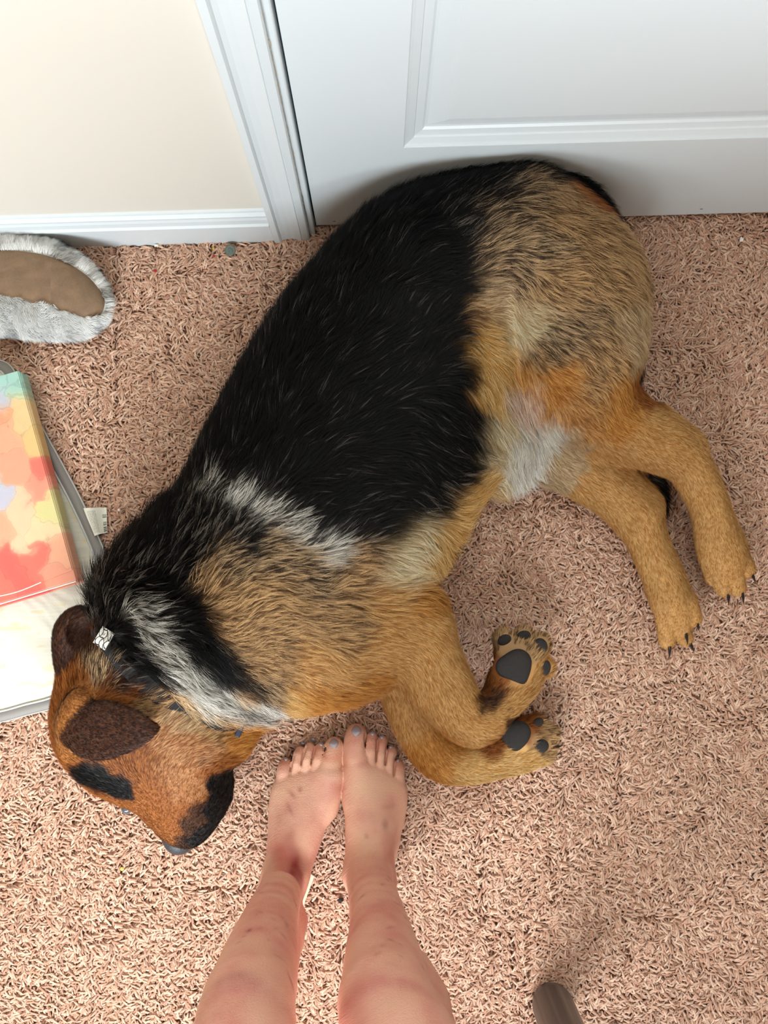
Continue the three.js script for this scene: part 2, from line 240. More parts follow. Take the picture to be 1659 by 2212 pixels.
// ---------------------------------------------------------------- floor and carpet pile
const floor = struct(mesh('floor', box(ROOM.x0 - 0.1, ROOM.x1 + 0.1, -0.06, -0.0125, ROOM.z0 - 0.7, ROOM.z1 + 0.1), mat('#a3765f', 0.95)), 'floor under the pinkish tan carpet');
{
  // one tuft of twisted yarn: a short bent tapering tube lying over to +z
  const tuft = (bend, twist, len) => {
    const pos = [], idx = [], R = 6, S = 6;
    for (let s = 0; s <= S; s++) {
      const t = s / S, a = bend * t * t + 0.12, cy = len * (t * Math.cos(a * 0.55)) * (1 - 0.35 * bend * t * t), cz = len * t * Math.sin(a), cx = Math.sin(t * 2.4 + twist) * 0.0011 * t;
      const r = 0.00185 * (s === S ? 0.35 : 1 - 0.12 * t) * (0.88 + 0.12 * Math.sin(t * 9 + twist));
      for (let k = 0; k < R; k++) { const w = k / R * Math.PI * 2 + t * 2.2, q = r * (1 + 0.22 * Math.cos(2 * (w - t * 3.5))); pos.push(cx + Math.cos(w) * q, cy + Math.sin(w) * q * Math.sin(a) * 0.9, cz + Math.sin(w) * q * Math.cos(a * 0.8)); }
    }
    for (let s = 0; s < S; s++) for (let k = 0; k < R; k++) { const a = s * R + k, b = s * R + (k + 1) % R; idx.push(a, a + R, b, b, a + R, b + R); }
    const top = S * R; for (let k = 1; k < R - 1; k++) idx.push(top, top + k + 1, top + k);
    const g = new THREE.BufferGeometry(); g.setAttribute('position', new THREE.Float32BufferAttribute(pos, 3)); g.setIndex(idx); g.computeVertexNormals(); return g;
  };
  const yarn = mat('#ffffff', 0.9, { vertexColors: true, sheen: 0.25, sheenRoughness: 0.6, sheenColor: new THREE.Color('#ffe9dc') });
  const kinds = [tuft(1.05, 0, 0.0165), tuft(1.35, 2, 0.0175), tuft(0.75, 4, 0.0155), tuft(1.5, 1, 0.0185)];
  const cols = [srgb('#cca38a'), srgb('#d9b69e'), srgb('#bd9077'), srgb('#cba68f')], N = 6, cell = 0.0228, LEANS = 14, step = cell / N;
  // small square clumps of tufts, each leaning its own way; the clumps are set side by side
  const clumps = [];
  for (let v = 0; v < LEANS * 2; v++) {
    const parts = [];
    for (let i = 0; i < N; i++) for (let j = 0; j < N; j++) {
      const g = kinds[Math.floor(rnd() * 4)].clone(), s = 0.85 + rnd() * 0.3, turn = (v % LEANS) / LEANS * Math.PI * 2 + (rnd() - 0.5) * 3.0;
      g.applyMatrix4(new THREE.Matrix4().makeRotationY(turn).multiply(new THREE.Matrix4().makeRotationX((rnd() - 0.5) * 0.4)).multiply(new THREE.Matrix4().makeScale(s, s * (0.88 + rnd() * 0.22), s)).setPosition((i + 0.5 + (rnd() - 0.5) * 1.1) * step - cell / 2, 0, (j + 0.5 + (rnd() - 0.5) * 1.1) * step - cell / 2));
      const c = cols[Math.floor(rnd() * 4)], k = 0.9 + 0.2 * rnd(), n = g.attributes.position.count, col = new Float32Array(n * 3);
      for (let q = 0; q < n; q++) { col[q * 3] = c[0] * k; col[q * 3 + 1] = c[1] * k; col[q * 3 + 2] = c[2] * k; }
      g.setAttribute('color', new THREE.BufferAttribute(col, 3)); parts.push(g);
    }
    clumps.push(mergeGeometries(parts));
  }
  const lists = clumps.map(() => []);
  for (let z = ROOM.z0 + 0.0125; z < 1.06; z += cell) for (let x = -0.97; x < 0.97; x += cell) {
    const flow = (noise(x * 3.1, z * 3.1, 7) - 0.5) * 9 + (noise(x * 13, z * 13, 2) - 0.5) * 6 + (rnd() - 0.5) * 1.2 + 2.4, l = ((Math.round(flow / (Math.PI * 2) * LEANS) % LEANS) + LEANS) % LEANS;
    lists[l + (rnd() < 0.5 ? LEANS : 0)].push([x + cell / 2, z + cell / 2]);
  }
  for (let z = ROOM.z0 + 0.0125 - cell / 2; z > ROOM.z0 - 0.1; z -= cell) for (let x = OPEN.x0 + 0.004; x < OPEN.x1 - cell; x += cell) lists[Math.floor(rnd() * lists.length)].push([x + cell / 2, z]);
  lists.forEach((l, i) => {
    if (!l.length) return;
    const im = new THREE.InstancedMesh(clumps[i], yarn, l.length), m = new THREE.Matrix4();
    l.forEach(([x, z], j) => im.setMatrixAt(j, m.makeTranslation(x, -0.0128, z)));
    im.name = 'carpet_pile'; im.userData.kind = 'stuff'; im.castShadow = im.receiveShadow = true; floor.add(im);
  });
}
console.log('room done');

// ---------------------------------------------------------------- the dog
const dog = thing('dog', 'large black and tan dog asleep on its side against the white door', 'dog');
const dogChains = makeChains([
  { name: 'trunk', rev: 1, k: 0.03, sub: 3, pts: [[0.2139, 0.126, -0.4603, 0.1083, 1.04], [0.1475, 0.124, -0.4461, 0.1153, 1], [0.0838, 0.12, -0.4083, 0.1361, 0.86], [0.0324, 0.116, -0.3262, 0.1626, 0.7], [-0.0051, 0.117, -0.2393, 0.1856, 0.62], [-0.0406, 0.118, -0.1569, 0.1964, 0.6], [-0.0867, 0.118, -0.0792, 0.193, 0.6], [-0.142, 0.115, -0.0094, 0.1791, 0.62], [-0.2191, 0.108, 0.029, 0.1479, 0.68], [-0.2898, 0.1, 0.0544, 0.1143, 0.78], [-0.3359, 0.096, 0.077, 0.0834, 0.98]] },
  { name: 'shoulder', k: 0.035, sub: 3, pts: [[-0.1492, 0.125, 0.061, 0.1118, 0.78], [-0.0826, 0.125, 0.0866, 0.1118, 0.7], [-0.0224, 0.125, 0.0986, 0.08, 0.8]] },
  { name: 'chest', k: 0.03, sub: 2, pts: [[-0.1853, 0.075, 0.1254, 0.0849, 0.85], [-0.1166, 0.07, 0.1562, 0.0654, 0.85], [-0.0247, 0.075, 0.1447, 0.0602, 0.9]] },
  { name: 'belly', k: 0.03, sub: 2, pts: [[0.0837, 0.1, -0.18, 0.1039, 0.75], [0.155, 0.1, -0.2131, 0.0831, 0.8], [0.1846, 0.075, -0.1592, 0.0531, 0.9], [0.1916, 0.05, -0.1478, 0.0434, 0.9]] },
  { name: 'flank', k: 0.025, sub: 2, pts: [[0.1412, 0.13, -0.3048, 0.0641, 0.9], [0.1752, 0.115, -0.2446, 0.0479, 1]] },
  // hind leg on top
  { name: 'thigh', k: 0.018, sub: 3, limb: 1, pts: [[0.2286, 0.14, -0.4583, 0.1036, 0.94], [0.2835, 0.142, -0.3942, 0.1115, 0.8], [0.2944, 0.14, -0.325, 0.1016, 0.78], [0.2977, 0.13, -0.2721, 0.0891, 0.78], [0.319, 0.115, -0.2317, 0.0725, 0.8], [0.3725, 0.098, -0.1959, 0.0541, 0.9], [0.4331, 0.082, -0.166, 0.0422, 0.95], [0.4716, 0.072, -0.1469, 0.0355, 1]] },
  { name: 'shank', k: 0.008, sub: 3, limb: 1, pts: [[0.472, 0.072, -0.1541, 0.0326, 1], [0.4988, 0.062, -0.1111, 0.0308, 0.95], [0.5203, 0.053, -0.0676, 0.0281, 0.95], [0.5319, 0.046, -0.0276, 0.0319, 0.9], [0.5413, 0.041, -0.0019, 0.0364, 0.75], [0.5462, 0.038, 0.0128, 0.0321, 0.65]] },
  { name: 'heel', k: 0.012, sub: 2, limb: 1, pts: [[0.4301, 0.085, -0.1965, 0.0295, 1], [0.4862, 0.074, -0.1656, 0.0213, 1]] },
  { name: 'toe', k: 0.004, sub: 1, limb: 1, pts: [[0.5664, 0.036, 0.0098, 0.019, 0.8], [0.5812, 0.03, 0.0308, 0.0154, 0.95]] },
  { name: 'toe', k: 0.004, sub: 1, limb: 1, pts: [[0.5543, 0.036, 0.0277, 0.0176, 0.8], [0.568, 0.026, 0.0598, 0.0147, 0.95]] },
  { name: 'toe', k: 0.004, sub: 1, limb: 1, pts: [[0.5359, 0.036, 0.0271, 0.0176, 0.8], [0.5465, 0.026, 0.0606, 0.014, 0.95]] },
  { name: 'toe', k: 0.004, sub: 1, limb: 1, pts: [[0.5237, 0.034, 0.0121, 0.0168, 0.8], [0.5308, 0.022, 0.0425, 0.0133, 0.9]] },
  // hind leg below
  { name: 'lower_thigh', k: 0.016, sub: 3, limb: 1, pts: [[0.202, 0.066, -0.1962, 0.0678, 0.6], [0.267, 0.06, -0.1696, 0.0545, 0.75], [0.3172, 0.056, -0.1357, 0.0446, 0.85], [0.3673, 0.052, -0.0981, 0.0397, 0.9], [0.4059, 0.05, -0.0591, 0.0376, 0.9]] },
  { name: 'lower_shank', k: 0.01, sub: 3, limb: 1, pts: [[0.404, 0.05, -0.0643, 0.0361, 0.9], [0.4248, 0.045, -0.0129, 0.0298, 0.9], [0.4441, 0.041, 0.0349, 0.0299, 0.9], [0.4563, 0.038, 0.0717, 0.0314, 0.8], [0.4632, 0.036, 0.0923, 0.0293, 0.72]] },
  { name: 'lower_heel', k: 0.01, sub: 2, limb: 1, pts: [[0.3834, 0.05, -0.116, 0.0246, 1], [0.4272, 0.048, -0.0746, 0.0217, 1]] },
  { name: 'toe', k: 0.004, sub: 1, limb: 1, pts: [[0.4791, 0.042, 0.0795, 0.0182, 0.8], [0.4902, 0.036, 0.1048, 0.0146, 0.9]] },
  { name: 'toe', k: 0.004, sub: 1, limb: 1, pts: [[0.4643, 0.04, 0.0972, 0.0182, 0.8], [0.4726, 0.034, 0.1196, 0.0147, 0.9]] },
  { name: 'toe', k: 0.004, sub: 1, limb: 1, pts: [[0.4486, 0.034, 0.1043, 0.0168, 0.8], [0.4532, 0.022, 0.1411, 0.0133, 0.9]] },
  { name: 'toe', k: 0.004, sub: 1, limb: 1, pts: [[0.4701, 0.026, 0.1165, 0.0177, 0.8], [0.4838, 0.018, 0.1382, 0.0134, 0.9]] },
  // foreleg on top: upper arm, forearm, folded paw with its pads up
  { name: 'upper_arm', k: 0.022, sub: 3, limb: 1, pts: [[-0.035, 0.135, 0.0775, 0.0739, 0.75], [0.0181, 0.13, 0.0896, 0.0621, 0.85], [0.0517, 0.124, 0.0979, 0.0516, 0.9]] },
  { name: 'forearm', k: 0.014, sub: 3, limb: 1, pts: [[0.0419, 0.13, 0.0804, 0.0445, 0.9], [0.0596, 0.13, 0.1308, 0.0479, 0.75], [0.0828, 0.126, 0.1805, 0.044, 0.72], [0.11, 0.12, 0.2215, 0.0374, 0.75], [0.1307, 0.116, 0.2376, 0.0335, 0.8], [0.149, 0.112, 0.233, 0.0288, 0.85]] },
  { name: 'forepaw', k: 0.008, sub: 3, limb: 1, pts: [[0.1433, 0.112, 0.2382, 0.0274, 0.85], [0.1744, 0.098, 0.2117, 0.0291, 0.8], [0.1985, 0.082, 0.1824, 0.0366, 0.62], [0.214, 0.072, 0.1566, 0.0369, 0.55]] },
  { name: 'toe', k: 0.005, sub: 1, limb: 1, pts: [[0.192, 0.07, 0.1526, 0.0185, 0.8], [0.187, 0.064, 0.1265, 0.0164, 0.9]] },
  { name: 'toe', k: 0.005, sub: 1, limb: 1, pts: [[0.2096, 0.068, 0.1465, 0.0185, 0.8], [0.2178, 0.06, 0.1237, 0.0158, 0.9]] },
  { name: 'toe', k: 0.005, sub: 1, limb: 1, pts: [[0.2256, 0.068, 0.1526, 0.0185, 0.8], [0.2425, 0.062, 0.1356, 0.0172, 0.9]] },
  { name: 'toe', k: 0.005, sub: 1, limb: 1, pts: [[0.2283, 0.068, 0.1716, 0.0185, 0.8], [0.2465, 0.062, 0.1709, 0.0165, 0.9]] },
  // foreleg below
  { name: 'lower_forearm', k: 0.004, sub: 3, limb: 1, pts: [[0.0173, 0.075, 0.1461, 0.0439, 0.8], [0.0367, 0.064, 0.2041, 0.0386, 0.8], [0.0579, 0.054, 0.259, 0.0375, 0.8], [0.0839, 0.048, 0.2984, 0.0362, 0.8], [0.1195, 0.044, 0.3104, 0.0341, 0.8], [0.1556, 0.042, 0.3093, 0.0306, 0.85]] },
  { name: 'lower_forepaw', k: 0.004, sub: 3, limb: 1, pts: [[0.1412, 0.042, 0.3102, 0.0306, 0.85], [0.1811, 0.042, 0.299, 0.0364, 0.72], [0.2137, 0.042, 0.2902, 0.0378, 0.65]] },
  { name: 'toe', k: 0.005, sub: 1, limb: 1, pts: [[0.215, 0.04, 0.271, 0.019, 0.8], [0.2379, 0.036, 0.2598, 0.0154, 0.9]] },
  { name: 'toe', k: 0.005, sub: 1, limb: 1, pts: [[0.2286, 0.042, 0.278, 0.0189, 0.8], [0.2559, 0.036, 0.2768, 0.0146, 0.9]] },
  { name: 'toe', k: 0.005, sub: 1, limb: 1, pts: [[0.2207, 0.042, 0.2954, 0.0204, 0.8], [0.2478, 0.036, 0.2956, 0.0176, 0.9]] },
  { name: 'toe', k: 0.005, sub: 1, limb: 1, pts: [[0.2186, 0.03, 0.3124, 0.0176, 0.8], [0.2497, 0.024, 0.3114, 0.0148, 0.9]] },
  // tail: leaves the rump by the door, runs under the thigh and shows between the hind legs
  { name: 'tail', k: 0.012, sub: 3, coat: 'black', pts: [[0.2842, 0.125, -0.5431, 0.0393, 1], [0.3347, 0.1, -0.5223, 0.0333, 1], [0.3721, 0.065, -0.4944, 0.0271, 1], [0.3997, 0.035, -0.4067, 0.0249, 0.9], [0.4028, 0.03, -0.294, 0.025, 0.8], [0.3939, 0.03, -0.1963, 0.025, 0.8], [0.4228, 0.034, -0.1351, 0.0234, 0.8], [0.4422, 0.03, -0.0977, 0.0162, 0.8], [0.4566, 0.022, -0.0644, 0.0052, 0.8]] },
  // neck, the roll of skin above the collar, throat
  { name: 'neck', rev: 1, k: 0.02, sub: 3, pts: [[-0.2899, 0.1, 0.0578, 0.1039, 0.75], [-0.3324, 0.098, 0.1111, 0.0888, 0.78], [-0.3604, 0.098, 0.1645, 0.0833, 0.8], [-0.3745, 0.098, 0.1978, 0.0777, 0.85]] },
  { name: 'neck_roll', still: 1, k: 0.006, sub: 3, pts: [[-0.3746, 0.118, 0.0707, 0.0396, 0.9], [-0.3263, 0.142, 0.1099, 0.036, 0.9], [-0.2813, 0.14, 0.1477, 0.0348, 0.9], [-0.2355, 0.11, 0.1903, 0.0316, 0.95], [-0.1916, 0.07, 0.216, 0.0256, 1]] },
  { name: 'scruff', still: 1, k: 0.02, sub: 2, pts: [[-0.3857, 0.11, 0.037, 0.0261, 1], [-0.3285, 0.13, 0.0147, 0.0405, 0.9], [-0.2628, 0.155, 0.0489, 0.033, 0.8]] },
  // head seen from its left side
  { name: 'skull', rev: 1, k: 0.02, sub: 3, pts: [[-0.4096, 0.098, 0.1696, 0.068, 0.85], [-0.4061, 0.096, 0.224, 0.0793, 0.86], [-0.3799, 0.094, 0.2603, 0.0738, 0.86], [-0.3315, 0.086, 0.2929, 0.0673, 0.88], [-0.3017, 0.076, 0.3305, 0.0622, 0.85]] },
  { name: 'cheek', k: 0.018, sub: 2, pts: [[-0.3388, 0.105, 0.2311, 0.0586, 0.85], [-0.2774, 0.08, 0.2556, 0.062, 0.75], [-0.2395, 0.062, 0.2575, 0.0401, 0.9]] },
  { name: 'muzzle', rev: 1, k: 0.016, sub: 3, pts: [[-0.3136, 0.078, 0.3262, 0.0593, 0.85], [-0.3009, 0.07, 0.3595, 0.0512, 0.85], [-0.3048, 0.062, 0.3858, 0.0344, 0.9], [-0.3102, 0.058, 0.4006, 0.0201, 1]] },
  { name: 'lip', rev: 1, k: 0.006, sub: 2, pts: [[-0.2496, 0.066, 0.3127, 0.0185, 1.1], [-0.2529, 0.06, 0.3472, 0.0186, 1.1], [-0.2753, 0.056, 0.3785, 0.0187, 1.1], [-0.2944, 0.054, 0.3991, 0.013, 1]] },
  { name: 'brow', rev: 1, k: 0.012, sub: 2, pts: [[-0.4182, 0.102, 0.2944, 0.0221, 1], [-0.386, 0.104, 0.3148, 0.0207, 1], [-0.3619, 0.1, 0.3327, 0.0166, 1]] },
  { name: 'throat', k: 0.012, sub: 2, pts: [[-0.2311, 0.05, 0.25, 0.0333, 0.9], [-0.2177, 0.045, 0.2494, 0.0218, 0.9]] },
  // near ear flopped over the cheek, far ear folded up behind the crown
  { name: 'ear', k: 0.0006, sub: 3, coat: 'ear', pts: [[-0.4002, 0.176, 0.219, 0.0401, 0.16], [-0.3764, 0.186, 0.217, 0.0385, 0.11], [-0.3538, 0.186, 0.2178, 0.0301, 0.1], [-0.3334, 0.179, 0.2194, 0.0187, 0.12], [-0.3163, 0.168, 0.2198, 0.0052, 0.4]] },
  { name: 'ear_fold', k: 0.010, sub: 2, coat: 'earbase', pts: [[-0.4219, 0.165, 0.1788, 0.017, 0.9], [-0.4391, 0.158, 0.2101, 0.0184, 0.9], [-0.4393, 0.15, 0.247, 0.0172, 0.9]] },
  { name: 'far_ear', k: 0.006, sub: 3, coat: 'ear', pts: [[-0.4457, 0.115, 0.1423, 0.0273, 1], [-0.4531, 0.118, 0.1116, 0.0225, 1], [-0.4481, 0.12, 0.0862, 0.0245, 1], [-0.4393, 0.118, 0.0719, 0.0205, 1]] },
  { name: 'ear_cup', k: 0.004, sub: 2, cut: true, pts: [[-0.4342, 0.142, 0.0991, 0.0127, 1.1], [-0.4309, 0.14, 0.085, 0.016, 1.1], [-0.4244, 0.136, 0.075, 0.0134, 1]] },
]);
const dogField = field(dogChains, 0.001);
const [dLo, dHi] = bounds(dogChains, 0.012); dLo[1] = -0.012;
const dogGeo = surfaceNets(dogField, dLo, dHi, 0.0044);
console.log('dog', dogGeo.index.count / 3);

// coat: [shade of dark hairs, shade of light hairs, share of light hairs]
const COAT = {
  black: ['#0b0a0a', '#4f4943', 0.035], dust: ['#100f0e', '#7d7368', 0.16], grizzle: ['#2a2622', '#c9c0b2', 0.5], silver: ['#4f4a44', '#ddd6ca', 0.72],
  sable: ['#3f3024', '#bd9c76', 0.52], sabletan: ['#6b4c31', '#cfa473', 0.62], tan: ['#b87c3e', '#dfac6e', 0.6], bright: ['#c98f45', '#ebbf7f', 0.6], cream: ['#cfae7c', '#efdcb6', 0.65],
  white: ['#d9cdb9', '#f6f0e4', 0.7], rust: ['#743b18', '#a96731', 0.55], orange: ['#b06c2c', '#da9a50', 0.6], dark: ['#2b1a12', '#5f3b25', 0.4], ear: ['#2c1a14', '#5d3824', 0.35], earbase: ['#7a4520', '#b8783c', 0.55], pink: ['#d2a58c', '#ecd0ba', 0.6], cheek: ['#96592f', '#cf9768', 0.6], pale: ['#a98663', '#d9bb92', 0.6],
};
for (const k in COAT) COAT[k] = [srgb(COAT[k][0]), srgb(COAT[k][1]), COAT[k][2]];
// where each shade lies on the coat: [x, z, reach, shade]
const spots = [
  ...[[0.0029, -0.47], [0.0698, -0.4884], [-0.0658, -0.3776], [-0.124, -0.2939], [-0.1798, -0.1939], [-0.0747, -0.2337], [-0.0009, -0.3423], [0.0269, -0.2111], [0.0548, -0.2751], [-0.0712, -0.1306], [-0.015, -0.0968], [0.0566, -0.1457], [0.0781, -0.2095], [0.0843, -0.3792], [-0.1346, -0.139], [-0.2265, -0.166]].map(p => [...p, 0.055, 'black']),
  [0.1348, -0.5108, 0.04, 'black'], [0.1919, -0.5518, 0.03, 'black'], [0.2585, -0.5563, 0.025, 'black'], [0.1012, -0.3129, 0.03, 'black'], [0.1262, -0.4575, 0.03, 'dust'], [0.112, -0.2679, 0.025, 'black'], [0.1282, -0.2044, 0.022, 'black'], [0.1345, -0.1653, 0.018, 'dust'], [0.1117, -0.1241, 0.022, 'dust'], [0.0692, -0.0903, 0.028, 'dust'], [0.0091, -0.0525, 0.028, 'black'], [-0.0607, -0.0538, 0.03, 'black'], [-0.0237, -0.0307, 0.02, 'dust'], [-0.0851, -0.0864, 0.03, 'black'],
  [0.1733, -0.4962, 0.03, 'dust'], [0.1652, -0.4564, 0.03, 'sable'], [0.2121, -0.4884, 0.03, 'sable'], [0.2568, -0.467, 0.03, 'sabletan'], [0.2919, -0.5188, 0.016, 'rust'], [0.3137, -0.4949, 0.014, 'rust'], [0.309, -0.4378, 0.03, 'sabletan'], [0.224, -0.4066, 0.035, 'sable'], [0.1665, -0.4019, 0.03, 'sable'], [0.1646, -0.3565, 0.025, 'pale'], [0.2076, -0.3229, 0.028, 'cream'], [0.254, -0.3668, 0.035, 'sabletan'], [0.333, -0.3825, 0.035, 'sabletan'], [0.2703, -0.3081, 0.032, 'sable'], [0.2334, -0.2864, 0.02, 'sable'], [0.3062, -0.2804, 0.035, 'sabletan'], [0.3725, -0.3157, 0.035, 'pale'],
  [0.1344, -0.3381, 0.016, 'sabletan'], [0.1527, -0.3113, 0.025, 'bright'], [0.1346, -0.2846, 0.016, 'bright'], [0.1788, -0.2805, 0.025, 'bright'], [0.1564, -0.2375, 0.022, 'bright'], [0.2144, -0.2647, 0.02, 'orange'], [0.1721, -0.1879, 0.022, 'cream'], [0.1589, -0.1354, 0.02, 'cream'], [0.2149, -0.2213, 0.022, 'pink'], [0.2092, -0.169, 0.025, 'white'], [0.2482, -0.1783, 0.022, 'white'], [0.2573, -0.2409, 0.03, 'orange'], [0.2984, -0.2219, 0.03, 'sabletan'], [0.2917, -0.2012, 0.025, 'orange'], [0.3467, -0.2131, 0.03, 'orange'], [0.3954, -0.241, 0.025, 'rust'], [0.4127, -0.1696, 0.03, 'tan'], [0.4761, -0.1564, 0.04, 'tan'], [0.5158, -0.0781, 0.04, 'tan'], [0.5439, 0.0092, 0.04, 'tan'],
  [0.2815, -0.1647, 0.02, 'pale'], [0.28, -0.1364, 0.02, 'pale'], [0.3512, -0.1124, 0.03, 'tan'], [0.4191, -0.0307, 0.04, 'tan'], [0.4532, 0.071, 0.04, 'tan'], [0.4794, 0.1311, 0.03, 'tan'],
  [0.1502, -0.0937, 0.02, 'bright'], [0.1121, -0.059, 0.025, 'bright'], [0.0412, -0.0262, 0.026, 'cream'], [0.076, -0.0057, 0.025, 'bright'], [0.0196, 0.0186, 0.03, 'cream'], [-0.0246, 0.0011, 0.022, 'sabletan'], [-0.0681, -0.0161, 0.02, 'silver'], [-0.1116, -0.0428, 0.018, 'silver'], [-0.1489, -0.0694, 0.018, 'silver'], [-0.1864, -0.0896, 0.018, 'silver'], [-0.237, -0.1068, 0.018, 'grizzle'], [-0.1729, -0.1275, 0.022, 'black'], [-0.1228, -0.1003, 0.02, 'black'], [-0.0733, -0.0542, 0.016, 'black'],
  [-0.2444, -0.0613, 0.028, 'dust'], [-0.1812, -0.0388, 0.025, 'dust'], [-0.2737, -0.0103, 0.03, 'dust'], [-0.324, -0.0323, 0.03, 'black'], [-0.1375, -0.0184, 0.024, 'sable'], [-0.201, 0.0047, 0.025, 'sable'], [-0.2373, 0.0293, 0.018, 'sabletan'], [-0.088, 0.021, 0.03, 'sable'], [-0.0381, 0.0352, 0.03, 'sabletan'], [-0.1849, 0.056, 0.03, 'sabletan'], [-0.1269, 0.0636, 0.035, 'sabletan'], [-0.0647, 0.0844, 0.035, 'sabletan'], [-0.0011, 0.0627, 0.03, 'tan'], [-0.1525, 0.117, 0.03, 'sabletan'], [-0.0887, 0.1333, 0.03, 'tan'], [-0.0234, 0.1367, 0.025, 'tan'], [-0.0182, 0.169, 0.018, 'orange'], [-0.0889, 0.197, 0.025, 'orange'], [-0.1306, 0.1956, 0.016, 'bright'], [-0.1657, 0.161, 0.016, 'sable'],
  [-0.2875, 0.0414, 0.022, 'black'], [-0.2687, 0.0809, 0.022, 'black'], [-0.2369, 0.1206, 0.02, 'black'], [-0.1993, 0.1599, 0.016, 'black'], [-0.3485, 0.0073, 0.025, 'dust'], [-0.3925, 0.0397, 0.025, 'dust'], [-0.3239, 0.0654, 0.018, 'grizzle'], [-0.3024, 0.1097, 0.018, 'grizzle'], [-0.2711, 0.1423, 0.018, 'silver'], [-0.2337, 0.1802, 0.018, 'silver'], [-0.197, 0.2102, 0.018, 'silver'], [-0.2092, 0.1697, 0.014, 'sabletan'], [-0.3796, 0.1051, 0.02, 'black'], [-0.3441, 0.1506, 0.018, 'black'],
  [-0.4126, 0.104, 0.018, 'dark'], [-0.3957, 0.1345, 0.018, 'sable'], [-0.3669, 0.1547, 0.014, 'dust'], [-0.3221, 0.1882, 0.018, 'sabletan'], [-0.3701, 0.1721, 0.016, 'rust'], [-0.4329, 0.1686, 0.018, 'rust'], [-0.4759, 0.2074, 0.025, 'rust'], [-0.4546, 0.2569, 0.02, 'rust'], [-0.2824, 0.2159, 0.018, 'pale'], [-0.252, 0.2352, 0.02, 'sabletan'], [-0.2118, 0.2589, 0.022, 'orange'], [-0.3037, 0.2524, 0.025, 'cheek'], [-0.2682, 0.2633, 0.022, 'cheek'], [-0.2482, 0.2847, 0.016, 'rust'], [-0.3391, 0.2727, 0.018, 'rust'],
  [-0.4282, 0.284, 0.012, 'black'], [-0.3985, 0.3013, 0.012, 'black'], [-0.3621, 0.3043, 0.010, 'black'], [-0.4158, 0.3196, 0.012, 'rust'], [-0.3924, 0.34, 0.010, 'rust'], [-0.3165, 0.3082, 0.02, 'rust'], [-0.2929, 0.299, 0.02, 'cheek'], [-0.3419, 0.352, 0.018, 'rust'], [-0.2987, 0.3438, 0.016, 'rust'], [-0.2418, 0.3118, 0.011, 'black'], [-0.2502, 0.3195, 0.006, 'black'], [-0.2437, 0.3411, 0.009, 'black'], [-0.2497, 0.3613, 0.008, 'black'], [-0.2662, 0.3864, 0.007, 'black'], [-0.2778, 0.3509, 0.010, 'dark'], [-0.2873, 0.3704, 0.008, 'dark'], [-0.3208, 0.3859, 0.010, 'rust'], [-0.3038, 0.3932, 0.009, 'dark'], [-0.286, 0.3994, 0.006, 'black'], [-0.2637, 0.2746, 0.0045, 'black'], [-0.3378, 0.3753, 0.009, 'rust'],
  [0.0518, 0.0596, 0.02, 'orange'], [0.0367, 0.104, 0.03, 'tan'], [0.0813, 0.173, 0.03, 'tan'], [0.1272, 0.2439, 0.025, 'tan'], [0.0286, 0.2216, 0.03, 'tan'], [0.0753, 0.294, 0.03, 'orange'], [0.1244, 0.3189, 0.022, 'bright'], [0.1896, 0.3203, 0.02, 'bright'], [0.1597, 0.2832, 0.016, 'rust'], [0.1851, 0.2572, 0.014, 'dark'], [0.1596, 0.1818, 0.015, 'rust'], [0.1518, 0.2052, 0.012, 'dark'], [0.1999, 0.2034, 0.015, 'tan'], [0.2137, 0.1313, 0.018, 'sabletan'], [0.2321, 0.1873, 0.016, 'tan'], [0.2485, 0.2769, 0.016, 'sabletan'], [0.2209, 0.2549, 0.012, 'rust'],
];
function coatAt(x, z, over) {
  if (over) { const c = COAT[over]; return [...c[0], ...c[1], c[2]]; }
  const o = [0, 0, 0, 0, 0, 0, 0]; let W = 0;
  const jx = x + (noise(x * 60, 1, z * 60) - 0.5) * 0.016 + (noise(x * 190, 3, z * 190) - 0.5) * 0.008, jz = z + (noise(x * 60, 5, z * 60) - 0.5) * 0.016 + (noise(x * 190, 8, z * 190) - 0.5) * 0.008;
  for (const [sx, sz, r, k] of spots) { const d2 = ((jx - sx) ** 2 + (jz - sz) ** 2) / (r * r); if (d2 > 24) continue; const w = Math.exp(-d2 * 1.6) + 1e-9, c = COAT[k]; W += w; for (let i = 0; i < 3; i++) { o[i] += w * c[0][i]; o[i + 3] += w * c[1][i]; } o[6] += w * c[2]; }
  if (W < 1e-8) { const c = COAT.tan; return [...c[0], ...c[1], c[2]]; }
  return o.map(v => v / W);
}
